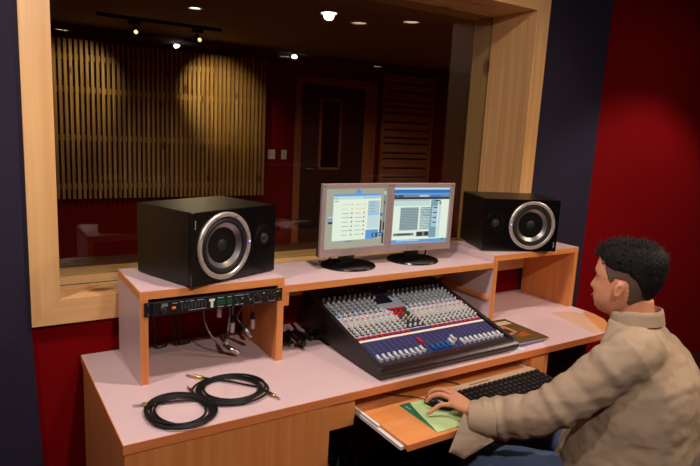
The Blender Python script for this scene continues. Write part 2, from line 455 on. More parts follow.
# track with two heads
t = thing('track_light', 'black ceiling track with two lit spot heads above the slat panel', 'track light', (1.3, 4.44, LC))
b = B(); box(b, -0.57, 0.60, -0.018, 0.018, -0.03, -0.0, 0.003); obj('track', b, M_rub, t)
for hx, aim, pw, ang in ((-0.24, (0.66, LY, 1.80), 34, 58), (0.36, (2.26, LY, 1.80), 75, 52)):
    hb = B(); box(hb, hx - 0.055, hx + 0.055, -0.02, 0.02, -0.065, -0.03, 0.004); h = obj('track_adapter', hb, M_rub, t)
    p = Vector((hx, 0, -0.13)); d = (Vector(aim) - Vector((1.3, 4.44, LC)) - p).normalized()
    hb = B()
    tube(hb, [(hx, 0, -0.06), (hx, 0, -0.12)], 0.008, 8)
    lathe(hb, [(0.018, -0.06), (0.03, -0.045), (0.034, 0.03), (0.040, 0.05), (0.036, 0.05), (0.030, 0.02), (0.0, 0.015)], 20, 0, frame_at(p, d), cap=False)
    sh = obj('lamp_head', hb, M_rub, t, True)
    hb = B(); lathe(hb, [(0, 0.046), (0.012, 0.043), (0.017, 0.034), (0.017, 0.025), (0.0, 0.020)], 16, 0, frame_at(p + Vector((0, -0.035, 0)), Vector((0, -0.9, -0.3))), cap=False)
    obj('bulb', hb, mat('bulb_track', (1, 1, 1), 0.5, emit=(1.0, 0.62, 0.25), estr=3), sh)
    spot('track_spot', Vector((1.3, 4.44, LC)) + p + d * 0.07, aim, pw, ang, 0.9, (1.0, 0.80, 0.42), 0.02)
# general light of the live room: its ceiling lamp and an added hidden fill
lo = bpy.data.lights.new('live_room_lamp_and_fill', 'SPOT'); lo.energy = 42; lo.spot_size = 2.85; lo.spot_blend = 0.6; lo.color = (1, 0.72, 0.45); lo.shadow_soft_size = 0.05
o = bpy.data.objects.new('live_room_lamp_and_fill', lo); COL.objects.link(o); o.location = (1.32, 3.48, LC - 0.03)
lo_fill = bpy.data.objects.new('live_room_lamp_and_fill', lo.copy()); lo_fill.data.energy = 115; COL.objects.link(lo_fill); lo_fill.location = (4.3, 2.3, LC - 0.03)  # unseen fill without a fixture, added to brighten the doorway side
t = thing('downlight', 'unlit view of a recessed ceiling lamp in the room behind the glass', 'ceiling lamp', (1.32, 3.48, LC))
b = B(); lathe(b, [(0.055, 0), (0.07, -0.004), (0.07, -0.010), (0.050, -0.012), (0.048, -0.003)], 20, cap=False); obj('trim_ring', b, M_white, t)
b = B(); lathe(b, [(0, -0.004), (0.048, -0.004), (0.048, -0.002), (0, -0.002)], 20, cap=False); obj('diffuser', b, mat('live_diffuser', (1, 1, 1), 0.5, emit=(0.9, 1.0, 0.85), estr=3), t)
t['label'] = 'round recessed ceiling lamp in the room behind the glass'

# control room downlights (most reflected in the glass; the last an added unseen fill)
where = ['near the red wall right of the desk', 'above the coiled cables', 'right of the camera, nearest the seated man', 'behind the seated man, middle of its three', 'behind the seated man, rightmost of its three',
         'at the back of the control room, leftmost', 'at the back of the control room, middle', 'at the back of the control room, rightmost', 'above the left edge of the window', 'over the camera position, added as an unseen front fill']
for k, (x, y, P, ang, bl, aim, c) in enumerate(LAMPS):
    t = thing('ceiling_downlight', 'round recessed ceiling lamp ' + where[k], 'ceiling lamp', (x, y, CEIL))
    b = B(); lathe(b, [(0.075, -0.0), (0.10, -0.004), (0.10, -0.010), (0.078, -0.012), (0.072, -0.004)], 24, cap=False); obj('trim_ring', b, M_white, t)
    b = B(); lathe(b, [(0, -0.006), (0.072, -0.006), (0.072, -0.003), (0, -0.003)], 24, cap=False); obj('diffuser', b, M_bulbw if k == 2 else (M_bulbd if k not in (0, 1, 8, 9) else M_bulb), t)
for k, (x, y) in enumerate(BULBS):
    t = thing('ceiling_spotlight', 'small bright ceiling spot ' + ('at the back of the control room, left of its pair', 'at the back of the control room, right of its pair', 'over the middle of the control room')[k], 'spotlight', (x, y, CEIL))
    b = B(); lathe(b, [(0.05, 0), (0.055, -0.004), (0.050, -0.012)], 20, cap=False); obj('housing', b, M_white, t)
    b = B(); lathe(b, [(0, -0.012), (0.035, -0.016), (0.045, -0.04), (0.030, -0.062), (0, -0.070)], 16, cap=False); obj('bulb', b, M_bulbw, t)

# ------------------------------------------------------------------ desk
TH = 0.027
desk = thing('studio_desk', 'long beech desk with pale laminate top and curved right end under the window', 'desk', (0, 0, 0))
DL = 2.304; DD = 0.695
def deskoutline(e=0.0):
    pts = [(0 + e, 0 + e), (2.02, 0 + e)]
    cx, cy, r = 2.02, 0.27, 0.27 - e
    for k in range(1, 13):
        a = -PI / 2 + PI / 2 * k / 12
        pts.append((cx + (DL - 2.02 - e) * math.cos(a), cy + r * math.sin(a)))
    pts += [(DL - e, DD), (0 + e, DD)]
    return pts
b = B(); prism(b, deskoutline(0.0025), 0.7135, 0.74, 'Z'); obj('desktop', b, M_lam, desk)
b = B()
oo, ii = deskoutline(0), deskoutline(0.0025)
n = len(oo) - 1
for i in list(range(0, len(oo) - 2)) + [len(oo) - 1]:
    j = (i + 1) % len(oo)
    vs = [b.verts.new((oo[i][0], oo[i][1], 0.7125)), b.verts.new((oo[j][0], oo[j][1], 0.7125)), b.verts.new((oo[j][0], oo[j][1], 0.7402)), b.verts.new((oo[i][0], oo[i][1], 0.7402)),
          b.verts.new((ii[i][0], ii[i][1], 0.7402)), b.verts.new((ii[j][0], ii[j][1], 0.7402))]
    b.faces.new(vs[:4]); b.faces.new((vs[3], vs[2], vs[5], vs[4]))
obj('edge_band', b, M_edge, desk)
# left cabinet
b = B(); box(b, 0.006, 0.026, 0.022, DD - 0.01, 0.0, 0.7125, 0.001); obj('side_panel', b, M_bz, desk)
b = B(); box(b, 0.004, 0.642, 0.004, 0.0215, 0.0, 0.7115, 0.001); obj('front_panel', b, M_bz, desk)
b = B(); box(b, 0.62, 0.64, 0.022, DD - 0.01, 0.0, 0.7125, 0.001); obj('side_panel', b, M_bz, desk)
b = B(); box(b, 0.026, 0.62, DD - 0.03, DD - 0.01, 0.0, 0.7125); obj('back_panel', b, M_bx, desk)
b = B(); box(b, 0.6425, 0.742, 0.012, 0.030, 0.615, 0.7125, 0.001); obj('apron', b, M_bx, desk)
b = B(); box(b, 1.615, 1.695, 0.012, 0.030, 0.615, 0.7125, 0.001); obj('apron', b, M_bx, desk)
b = B(); box(b, 1.697, 1.718, 0.012, DD - 0.01, 0.0, 0.7125, 0.001); obj('side_panel', b, M_bz, desk)
b = B(); box(b, 2.255, 2.276, 0.30, DD - 0.01, 0.0, 0.7125, 0.001); obj('side_panel', b, M_bz, desk)
b = B(); box(b, 0.742, 0.756, 0.030, 0.45, 0.625, 0.7125, 0.001); obj('drawer_support', b, M_by, desk)
b = B(); box(b, 1.601, 1.615, 0.030, 0.45, 0.625, 0.7125, 0.001); obj('drawer_support', b, M_by, desk)
# keyboard tray
b = B(); box(b, 0.772, 1.585, -0.238, 0.24, 0.642, 0.660, 0.0015); tray = obj('keyboard_tray', b, M_bx, desk)
b = B(); box(b, 0.772, 1.585, -0.241, -0.238, 0.640, 0.661); obj('tray_edge', b, M_edge, tray)
for x0, x1 in ((0.757, 0.771), (1.586, 1.600)):
    b = B(); box(b, x0, x1, -0.225, 0.26, 0.640, 0.652, 0.001); box(b, x0 + 0.002, x1 - 0.002, -0.10, 0.30, 0.652, 0.662, 0.001)
    obj('drawer_runner', b, M_white, tray)

# ------------------------------------------------------------------ hutch on the desk
hutch = thing('desk_hutch', 'beech and pale laminate shelf unit standing along the back of the desk', 'shelf unit', (0, 0, 0.74))
HX0, HX1, HX2, HX3 = 0.128, 0.634, 1.699, 2.303
HY0, HY1 = 0.347, 0.668; HT = 0.3146; HM = 0.2835
def panel_v(x0, x1, z1, lam_side, label=None):
    b = B(); xl = x0 + (0.0012 if lam_side == 'L' else 0); 
    box(b, xl, x1, HY0, HY1, 0.0, z1)
    p = obj('side_panel', b, M_bz, hutch)
    if lam_side == 'L':
        b = B(); box(b, x0, xl, HY0 + 0.002, HY1, 0.0, z1); obj('laminate_face', b, M_lam, p)
    return p
PT = 0.026
panel_v(HX0, HX0 + PT, HT - TH, 'L'); panel_v(HX1 - PT, HX1, HT - TH, '')
panel_v(HX2, HX2 + PT, HT - TH, 'L'); panel_v(HX3 - PT, HX3, HT - TH, '')
def shelf(x0, x1, z):
    b = B(); box(b, x0, x1, HY0, HY1, z - TH, z - 0.0012)
    p = obj('shelf_board', b, M_bx, hutch)
    b = B(); box(b, x0 + 0.002, x1 - 0.002, HY0 + 0.002, HY1, z - 0.0012, z)
    obj('laminate_face', b, M_lam, p)
shelf(HX0, HX1, HT); shelf(HX2, HX3, HT); shelf(HX1, HX2, HM)
# pale riser faces where the right unit stands above the middle shelf
b = B(); box(b, HX2 - 0.0008, HX2 - 0.0001, HY0 + 0.002, HY1, HM + 0.0005, HT); obj('laminate_face', b, M_lam, hutch)
b = B(); box(b, HX1 + 0.0005, HX1 + 0.022, HY0 + 0.003, HY0 + 0.06, HM - TH - 0.05, HM - TH); obj('bracket', b, M_bz, hutch)
b = B(); box(b, HX2 - 0.016, HX2 - 0.001, HY0 + 0.01, HY1, 0.104, 0.124, 0.001); obj('batten', b, M_by, hutch)
b = B(); box(b, HX1 + 0.03, HX2 - 0.02, HY1 - 0.03, HY1 - 0.012, HM - TH - 0.06, HM - TH, 0.001); obj('stiffener', b, M_bx, hutch)

# ------------------------------------------------------------------ 19 inch rack unit under the left stand
rk = thing('rack_unit', 'slim black rack processor with green display mounted under the left speaker', 'audio processor', (0.1405, HY0, 0.971))
RW = 0.485; RH = 0.0465
b = B(); box(b, 0.022, RW - 0.022, 0.001, 0.20, 0.002, RH - 0.002, 0.001); obj('chassis', b, M_black, rk)
b = B(); box(b, 0, RW, -0.004, -0.0005, 0, RH, 0.0008); face = obj('faceplate', b, M_black, rk)
b = B(); box(b, 0.024, RW - 0.024, -0.010, -0.004, 0.001, RH - 0.001, 0.001); obj('faceplate_insert', b, M_black, rk)
for x, z in ((0.012, 0.008), (0.012, 0.038), (RW - 0.012, 0.008), (RW - 0.012, 0.038)):
    b = B(); lathe(b, [(0, 0), (0.0036, 0), (0.003, 0.002), (0, 0.0025)], 12, 0, frame_at((x, -0.004, z), (0, -1, 0)), cap=False); obj('screw', b, M_chrome, rk, True)
def knob_r(x, z, r, M, name='knob'):
    b = B(); lathe(b, [(r, 0), (r, 0.006), (r * 0.8, 0.012), (0, 0.012)], 16, 0, frame_at((x, -0.010, z), (0, -1, 0)), cap=False); return obj(name, b, M, rk, True)
knob_r(0.058, 0.017, 0.0105, mat('knob_dark', srgb(40, 40, 42), 0.35))
knob_r(0.385, 0.023, 0.010, M_black); knob_r(0.438, 0.023, 0.010, M_black)
b = B(); box(b, 0.086, 0.098, -0.0125, -0.010, 0.019, 0.027); obj('power_button', b, mat('button_orange', srgb(220, 110, 40), 0.4, emit=(0.9, 0.25, 0.05), estr=0.15), rk)
b = B(); box(b, 0.237, 0.268, -0.0115, -0.010, 0.014, 0.033); obj('display', b, mat('display_green', srgb(10, 56, 30), 0.4, emit=(0.02, 0.18, 0.07), estr=0.1), rk)
b = B(); box(b, 0.273, 0.291, -0.0115, -0.010, 0.014, 0.033); obj('display', b, MATS['display_green'], rk)
b = B(); box(b, 0.210, 0.230, -0.0112, -0.010, 0.030, 0.038); box(b, 0.2155, 0.2245, -0.0112, -0.010, 0.008, 0.030); obj('logo_plate', b, M_white, rk)
M_print = mat('print_grey', srgb(170, 172, 176), 0.5)
b = B()
tt = text_bm('JBB', 0.015); merge(b, tt, 0, Matrix.Translation((0.052, -0.0102, 0.030)) @ Matrix.Rotation(PI / 2, 4, 'X'))
random.seed(5)
for (xa, xb, z) in ((0.088, 0.104, 0.038), (0.112, 0.124, 0.040), (0.130, 0.138, 0.040), (0.145, 0.158, 0.040), (0.170, 0.192, 0.040), (0.240, 0.262, 0.039), (0.240, 0.262, 0.008), (0.275, 0.289, 0.039), (0.275, 0.289, 0.008),
                    (0.300, 0.335, 0.040), (0.342, 0.352, 0.040), (0.373, 0.402, 0.006), (0.426, 0.455, 0.006), (0.302, 0.316, 0.008), (0.322, 0.332, 0.008), (0.140, 0.20, 0.009)):
    box(b, xa, xb, -0.0112, -0.010, z - 0.0009, z + 0.0009)
for kx in (0.385, 0.438):
    for q in range(7):
        a = -0.7 + q * (PI + 1.4) / 6; box(b, kx - math.cos(a) * 0.0155 - 0.001, kx - math.cos(a) * 0.0155 + 0.001, -0.0112, -0.010, 0.023 + math.sin(a) * 0.0155 - 0.001, 0.023 + math.sin(a) * 0.0155 + 0.001)
obj('printed_legend', b, M_print, rk)
for i in range(8):
    b = B(); x = 0.115 + i * 0.0112; box(b, x, x + 0.007, -0.0125, -0.010, 0.012 + (0.003 if i % 2 else 0), 0.034); obj('button', b, mat('button_dark', srgb(58, 58, 62), 0.4), rk)
for (x, z, M) in ((0.304, 0.024, M_knobblue), (0.310, 0.015, M_knobblue), (0.326, 0.026, M_print), (0.348, 0.028, M_knobblue), (0.356, 0.018, M_knoby), (0.406, 0.036, M_knoby), (0.459, 0.036, M_knoby)):
    b = B(); box(b, x, x + 0.005, -0.0118, -0.010, z, z + 0.004); obj('indicator', b, M, rk)

# ------------------------------------------------------------------ hanging plugs behind the rack unit
def xlr_cable(pts, col, label, M_sh):
    t = thing('hanging_cable', label, 'cable', pts[-1], 0, None)
    L0 = Vector(pts[-1]); P = [Vector(p) - L0 for p in smoothpath(pts, 6)]
    b = B(); tube(b, P, 0.003, 8); obj('cable', b, col, t, True)
    d = (P[-1] - P[-3]).normalized()
    b = B(); lathe(b, [(0.0035, 0), (0.006, 0.004), (0.0085, 0.022), (0.0085, 0.030)], 14, 0, frame_at(P[-1], d)); obj('strain_relief', b, M_rub, t, True)
    b = B(); lathe(b, [(0.0088, 0.030), (0.0095, 0.032), (0.0095, 0.066), (0.0085, 0.068), (0.0075, 0.062), (0, 0.062)], 16, 0, frame_at(P[-1], d), cap=False); obj('connector', b, M_sh, t, True)
zt = 0.975
xlr_cable([(0.40, 0.50, zt), (0.385, 0.49, 0.90), (0.405, 0.47, 0.83), (0.445, 0.45, 0.795)], M_gcable, 'leftmost grey cable under the left stand, its silver plug tilted to the right', M_chrome)
xlr_cable([(0.455, 0.52, zt), (0.455, 0.52, 0.945)], M_rub, 'short plug hanging highest behind the rack unit, on a black cable', M_ring)
xlr_cable([(0.475, 0.46, zt), (0.468, 0.45, 0.90), (0.462, 0.45, 0.845)], M_gcable, 'grey cable crossing over the tilted plug under the left stand', M_chrome)
xlr_cable([(0.495, 0.50, zt), (0.50, 0.50, 0.93), (0.50, 0.50, 0.885)], M_gcable, 'cable hanging just left of the tangled pair under the left stand', M_ring)
xlr_cable([(0.52, 0.50, zt), (0.545, 0.50, 0.93), (0.515, 0.49, 0.88), (0.522, 0.48, 0.858)], M_gcable, 'grey tangled cable, second from the right under the left stand', M_chrome)
xlr_cable([(0.575, 0.48, zt), (0.572, 0.48, 0.93), (0.572, 0.48, 0.895)], M_gcable, 'rightmost hanging cable under the left stand, by the wooden side', M_ring)
for k, (x, lb) in enumerate(((0.235, 'black power cord looping down behind the rack unit, leftmost'), (0.305, 'black power cord behind the rack unit, left of a close pair'), (0.325, 'black power cord behind the rack unit, right of a close pair'))):
    b = B(); tube(b, smoothpath([(x, 0.60, 0.99), (x - 0.006, 0.62, 0.90), (x + 0.012, 0.63, 0.82), (x + 0.02, 0.64, 0.746), (x + 0.06, 0.65, 0.744)], 6), 0.004, 8)
    tag(obj('power_cord', b, M_cable, None, True), lb, 'cable')

# ------------------------------------------------------------------ studio speakers
def make_speaker(loc, rotz, mirror, label):
    t = thing('studio_speaker', label, 'speaker', loc, rotz)
    W, H, D = 0.376, 0.250, 0.305
    b = B(); box(b, 0, W, 0.012, D, 0.004, H, 0.004); obj('cabinet', b, M_spk, t)
    b = B(); box(b, 0, W, 0, 0.012, 0.004, H, 0.004); obj('baffle', b, M_blackg, t)
    wx = 0.135 if not mirror else W - 0.135; tx = 0.318 if not mirror else W - 0.318
    F = frame_at((wx, 0, 0.128), (0, -1, 0))
    b = B(); lathe(b, [(0.1155, 0.0), (0.1155, 0.005), (0.112, 0.008), (0.102, 0.008), (0.099, 0.004), (0.099, 0.0)], 48, 0, F, cap=False); ring = obj('woofer_ring', b, M_ring, t, True, 30)
    for k in range(8):
        a = PI / 8 + k * PI / 4
        b = B(); lathe(b, [(0.0035, 0), (0.0035, 0.002), (0, 0.0025)], 10, 0, F @ Matrix.Translation((0.107 * math.cos(a), 0.107 * math.sin(a), 0.008)), cap=False); obj('screw', b, M_chrome, ring, True)
    b = B(); lathe(b, [(0.099, 0.001), (0.095, 0.001), (0.090, 0.007), (0.082, 0.006), (0.078, -0.001)], 48, 0, F, cap=False); obj('rubber_surround', b, M_rub, t, True)
    b = B(); lathe(b, [(0.079, -0.001), (0.030, -0.034), (0.0, -0.036)], 48, 0, F, cap=False)
    # woofer recess needs the baffle behind to be open: cone sits just proud instead
    for v in b.verts:
        pass
    cone = obj('woofer_cone', b, M_cone, t, True)
    b = B(); lathe(b, [(0.032, -0.034), (0.030, -0.022), (0.020, -0.012), (0, -0.008)], 32, 0, F, cap=False); obj('dust_cap', b, M_rub, t, True)
    F2 = frame_at((tx, 0, 0.135), (0, -1, 0))
    b = B(); lathe(b, [(0.048, 0), (0.047, 0.003), (0.030, 0.001), (0.018, 0.0005), (0.016, 0.002)], 36, 0, F2, cap=False); obj('tweeter_waveguide', b, M_blackg, t, True)
    b = B(); lathe(b, [(0.0145, 0.0008), (0.0145, 0.0028), (0.0125, 0.0028), (0.0125, 0.0008)], 28, 0, F2, cap=False); obj('tweeter_ring', b, M_cone, t, True)
    b = B(); lathe(b, [(0.0125, 0.001), (0.009, 0.006), (0, 0.008)], 28, 0, F2, cap=False); obj('tweeter_dome', b, M_rub, t, True)
    lx = wx + (0.107 if not mirror else -0.107)
    b = B(); lathe(b, [(0.0022, 0.008), (0.0022, 0.010), (0, 0.011)], 10, 0, frame_at((lx, 0, 0.132), (0, -1, 0)), cap=False); obj('power_light', b, M_led, t)
    gx = 0.012 if not mirror else W - 0.014
    b = B()
    for q in range(7): box(b, gx - 0.002, gx + 0.0018, -0.0006, 0.001, (0.196 if not mirror else 0.022) + q * 0.0042, (0.196 if not mirror else 0.022) + q * 0.0042 + 0.0024)
    obj('badge', b, M_print, t)
    for (fx, fy) in ((0.03, 0.03), (W - 0.03, 0.03), (0.03, D - 0.03), (W - 0.03, D - 0.03)):
        b = B(); lathe(b, [(0.010, 0), (0.010, 0.005)], 14, 0, Matrix.Translation((fx, fy, 0))); obj('rubber_foot', b, M_rub, t)
    return t
# open the baffle and cabinet for the cones: bored with a boolean-free ring face
def bore(t, wx, r=0.0885, depth=0.06):
    for ch in t.children:
        if ch.name.startswith('baffle'):
            me = ch.data; bm = B()
            W, H = 0.376, 0.250
            seg = 64; outer = []; inner = []
            for k in range(seg):
                a = 2 * PI * k / seg; dx, dz = math.cos(a), math.sin(a)
                cx, cz = wx, 0.128
                s = min([(W - cx) / dx if dx > 1e-6 else 1e9, (-cx) / dx if dx < -1e-6 else 1e9, (H - cz) / dz if dz > 1e-6 else 1e9, (0.004 - cz) / dz if dz < -1e-6 else 1e9])
                outer.append((cx + dx * s, cz + dz * s)); inner.append((cx + dx * r, cz + dz * r))
            for cxx, czz in ((0, 0.004), (W, 0.004), (W, H), (0, H)):
                a = math.atan2(czz - 0.128, cxx - wx) % (2 * PI); k = round(a / (2 * PI) * seg) % seg; outer[k] = (cxx, czz)
            of = [bm.verts.new((x, 0, z)) for x, z in outer]; inf = [bm.verts.new((x, 0, z)) for x, z in inner]
            ob = [bm.verts.new((x, 0.012, z)) for x, z in outer]; ib = [bm.verts.new((x, 0.012, z)) for x, z in inner]
            for k in range(seg):
                k2 = (k + 1) % seg
                bm.faces.new((of[k], of[k2], inf[k2], inf[k])); bm.faces.new((of[k], ob[k], ob[k2], of[k2])); bm.faces.new((inf[k], inf[k2], ib[k2], ib[k])); bm.faces.new((ob[k], ib[k], ib[k2], ob[k2]))
            bmesh.ops.recalc_face_normals(bm, faces=bm.faces); bm.to_mesh(me); bm.free()
        if ch.name.startswith('cabinet'):
            me = ch.data; bm = B(); W, H, D = 0.376, 0.250, 0.305
            box(bm, 0, W, 0.0125, D, 0.004, H, 0.004)
            # remove the front face; the baffle closes it
            bm.faces.ensure_lookup_table()
            ff = [f for f in bm.faces if abs(f.normal.y) > 0.9 and f.calc_center_median().y < 0.02 and f.calc_area() > 0.02]
            bmesh.ops.delete(bm, geom=ff, context='FACES')
            bmesh.ops.recalc_face_normals(bm, faces=bm.faces); bm.to_mesh(me); bm.free()
a_l = math.atan2(0.130, 0.356); a_r = math.atan2(-0.140, 0.325)
spL = make_speaker((0.286, 0.318, 0.74 + HT), a_l, False, 'black studio speaker on the left stand, silver ringed woofer at its left')
bore(spL, 0.135, 0.0985)
spR = make_speaker((1.712, 0.447, 0.74 + HT), a_r, True, 'black studio speaker on the right stand, silver ringed woofer at its right')
bore(spR, 0.376 - 0.135, 0.0985)

# ------------------------------------------------------------------ monitors
def quadlist(name, quads, parent, pal, y=-0.0165):
    """quads: (u0, v0, u1, v1, material index, layer) in screen fractions, v from the top"""
    SWd, SHt, zc = pal['w'], pal['h'], pal['z']
    b = B()
    for (u0, v0, u1, v1, mi, ly) in quads:
        yy = y - 0.00015 * ly
        xs = (-SWd / 2 + u0 * SWd, -SWd / 2 + u1 * SWd); zs = (zc + SHt / 2 - v1 * SHt, zc + SHt / 2 - v0 * SHt)
        f = b.faces.new([b.verts.new((xs[0], yy, zs[0])), b.verts.new((xs[1], yy, zs[0])), b.verts.new((xs[1], yy, zs[1])), b.verts.new((xs[0], yy, zs[1]))])
        f.material_index = mi
    me = bpy.data.meshes.new(name); b.to_mesh(me); b.free()
    for mm in pal['mats']: me.materials.append(mm)
    return link(bpy.data.objects.new(name, me), parent)

E_desk = emis('scr_desktop', 164, 166, 146, 0.95); E_win = emis('scr_window', 222, 236, 218, 1.0); E_side = emis('scr_sidebar', 168, 200, 214, 0.95)
E_blue = emis('scr_blue', 90, 150, 214, 1.0); E_dk = emis('scr_dark', 40, 46, 52, 0.9); E_red = emis('scr_red', 206, 70, 60, 1.0)
E_grey = emis('scr_grey', 120, 136, 142, 0.9); E_pale = emis('scr_pale', 188, 214, 216, 1.0); E_teal = emis('scr_teal', 120, 160, 172, 0.95)
E_or = emis('scr_orange', 222, 190, 120, 1.0); E_royal = emis('scr_royal', 40, 110, 190, 1.0); E_grn = emis('scr_green', 60, 150, 80, 1.0)
EM = [E_desk, E_win, E_side, E_blue, E_dk, E_red, E_grey, E_pale, E_teal, E_or, E_royal, E_grn]
def left_ui():
    q = [(0, 0, 1, 1, 0, 0), (0.13, 0.10, 0.90, 0.88, 1, 2), (0.13, 0.10, 0.90, 0.135, 3, 3), (0.13, 0.135, 0.90, 0.19, 7, 3)]
    # logo diamond blocks on the desktop behind the window
    q += [(0.47, 0.045, 0.57, 0.10, 3, 1), (0.50, 0.03, 0.54, 0.045, 10, 1), (0.045, 0.49, 0.13, 0.525, 3, 1), (0.06, 0.47, 0.13, 0.49, 7, 1), (0.06, 0.555, 0.13, 0.59, 4, 1),
          (0.90, 0.44, 0.945, 0.49, 10, 1), (0.35, 0.89, 0.45, 0.905, 10, 1)]
    q += [(0.69, 0.22, 0.885, 0.45, 2, 3), (0.69, 0.46, 0.885, 0.70, 7, 3), (0.67, 0.72, 0.885, 0.88, 3, 4), (0.69, 0.45, 0.885, 0.46, 3, 4)]
    for r in range(8):
        y = 0.26 + r * 0.073
        for cx, ww in ((0.27, 0.16), (0.48, 0.15)):
            k = 9 if r < 2 else (5 if r < 6 or cx > 0.4 else 6)
            q.append((cx, y + 0.012, cx + ww * (0.6 + 0.3 * ((r * 7 + int(cx * 10)) % 3) / 2), y + 0.02, 6 if k != 9 else 9, 4))
            q.append((cx + ww - 0.012, y, cx + ww + 0.008, y + 0.03, k, 5))
    for r in range(4): q.append((0.71, 0.25 + r * 0.05, 0.80 + 0.02 * (r % 2), 0.257 + r * 0.05, 6, 5))
    q += [(0.78, 0.78, 0.97, 0.85, 4, 5), (0.80, 0.79, 0.84, 0.84, 8, 6), (0.87, 0.79, 0.95, 0.84, 3, 6), (0.91, 0.56, 0.935, 0.78, 4, 5), (0.955, 0.02, 0.985, 0.9, 6, 1), (0.955, 0.06, 0.98, 0.12, 7, 2), (0.955, 0.24, 0.98, 0.28, 4, 2), (0.955, 0.60, 0.985, 0.74, 4, 2), (0.955, 0.8, 0.985, 0.98, 4, 2)]
    q += [(0.15, 0.165, 0.19, 0.175, 6, 4), (0.60, 0.155, 0.88, 0.165, 8, 4), (0.15, 0.21, 0.20, 0.225, 6, 4)]
    return q
def right_ui():
    q = [(0, 0, 1, 1, 1, 0), (0, 0, 1, 0.04, 7, 1), (0, 0.04, 1, 0.10, 10, 1), (0, 0.10, 1, 0.135, 3, 1), (0.0, 0.135, 1, 0.175, 6, 1), (0.02, 0.14, 0.06, 0.17, 4, 2), (0.08, 0.14, 0.17, 0.17, 4, 2),
         (0.45, 0.14, 0.62, 0.165, 7, 2), (0.66, 0.14, 0.84, 0.17, 10, 2), (0, 0.175, 1, 0.215, 4, 1), (0.02, 0.225, 0.65, 0.235, 6, 1), (0.02, 0.24, 0.65, 0.33, 7, 1)]
    q += [(0.14, 0.36, 0.46, 0.77, 6, 1), (0.49, 0.355, 0.67, 0.77, 7, 1)]
    random.seed(11)
    for r in range(14):
        y = 0.365 + r * 0.029
        q.append((0.14, y, 0.46, y + 0.005, 8, 2)); q.append((0.14, y + 0.014, 0.46, y + 0.019, 7, 2))
        q.append((0.49, y, 0.67, y + 0.012, 4 if r < 6 else 6, 2))
        q.append((0.49 + 0.03 * (r % 4), y + 0.002, 0.51 + 0.03 * (r % 4), y + 0.01, 7, 3))
    for c in range(9): q.append((0.15 + c * 0.034, 0.36, 0.154 + c * 0.034, 0.77, 8, 3))
    q += [(0.67, 0.22, 0.80, 0.92, 8, 1), (0.82, 0.22, 0.86, 0.92, 7, 2), (0.70, 0.34, 0.80, 0.72, 2, 2)]
    for r in range(4): q.append((0.72, 0.36 + r * 0.09, 0.79, 0.378 + r * 0.09, 4, 3))
    q += [(0.75, 0.23, 0.84, 0.25, 4, 3), (0.82, 0.26, 0.86, 0.31, 6, 3)]
    q += [(0.04, 0.82, 0.40, 0.87, 6, 2), (0.10, 0.83, 0.34, 0.85, 4, 3), (0.44, 0.80, 0.67, 0.89, 6, 2), (0.46, 0.81, 0.55, 0.88, 4, 3), (0.59, 0.80, 0.66, 0.88, 4, 3), (0.0, 0.94, 1, 1, 3, 3), (0.10, 0.95, 0.5, 0.965, 7, 4), (0.90, 0.935, 0.96, 0.985, 11, 4)]
    return q
def make_monitor(loc, rotz, ui, label, cable, W=0.343):
    t = thing('computer_monitor', label, 'monitor', loc, rotz)
    zb = 0.050; H = 0.300; bz = 0.019
    b = B()
    prof = [(0, 0), (0.118, 0), (0.120, 0.003), (0.116, 0.008), (0.095, 0.012), (0.035, 0.016), (0, 0.016)]
    lathe(b, prof, 48, 0, Matrix.Diagonal((1, 0.92, 1, 1)), cap=False); obj('base', b, M_blackg, t, True)
    b = B(); box(b, -0.032, 0.038, 0.010, 0.034, 0.012, 0.13, 0.004); obj('neck', b, M_blackg, t)
    tilt = Matrix.Translation((0.015, -0.006, zb)) @ Matrix.Rotation(math.radians(0.8), 4, 'X')
    hd = bpy.data.objects.new('display_housing', None)
    b = B()
    x0, x1, z1 = -W / 2, W / 2, H; bb = 0.034
    for (xa, xb, za, zb_) in ((x0, x0 + bz, 0, z1), (x1 - bz, x1, 0, z1), (x0 + bz, x1 - bz, z1 - bz, z1), (x0 + bz, x1 - bz, 0, bb)):
        box(b, xa, xb, -0.020, -0.004, za, zb_, 0.0015)
    bezel = obj('bezel', b, M_bezel, t); bezel.matrix_local = tilt
    b = B(); box(b, x0 + 0.001, x1 - 0.001, -0.004, 0.012, 0.001, z1 - 0.001, 0.002); box(b, x0 + 0.04, x1 - 0.04, 0.012, 0.042, 0.03, z1 - 0.03, 0.006)
    o = obj('back_cover', b, M_black, t); o.matrix_local = tilt
    sw = W - 2 * bz; sh = H - bz - bb
    o = quadlist('screen', ui, t, dict(w=sw, h=sh, z=bb + sh / 2, mats=EM), -0.010); o.matrix_local = tilt
    for k in range(5):
        b = B(); lathe(b, [(0.0038, 0), (0.0038, 0.0015), (0, 0.002)], 12, 0, frame_at((-0.055 + k * 0.022 + (-.012 if k == 0 else 0), -0.020, 0.016), (0, -1, 0)), cap=False); obj('button', b, M_chrome, bezel, True)
    for x in (x0 + 0.008, x1 - 0.014):
        b = B(); box(b, x - 0.004, x + 0.006, -0.0206, -0.020, H - 0.012, H - 0.008); obj('logo_mark', b, mat('print_dark', srgb(90, 50, 60), 0.5), bezel)
    b = B(); tube(b, smoothpath(cable, 6), 0.0035, 8); obj('signal_cable', b, M_cable, t, True)
    return t
make_monitor((1.022, 0.530, 1.0235), math.radians(0.5), left_ui(), 'left flat computer monitor, silver bezel, showing a white file window', [(0, 0.04, 0.11), (-0.02, 0.07, 0.05), (-0.05, 0.09, 0.006), (-0.09, 0.10, 0.004)])
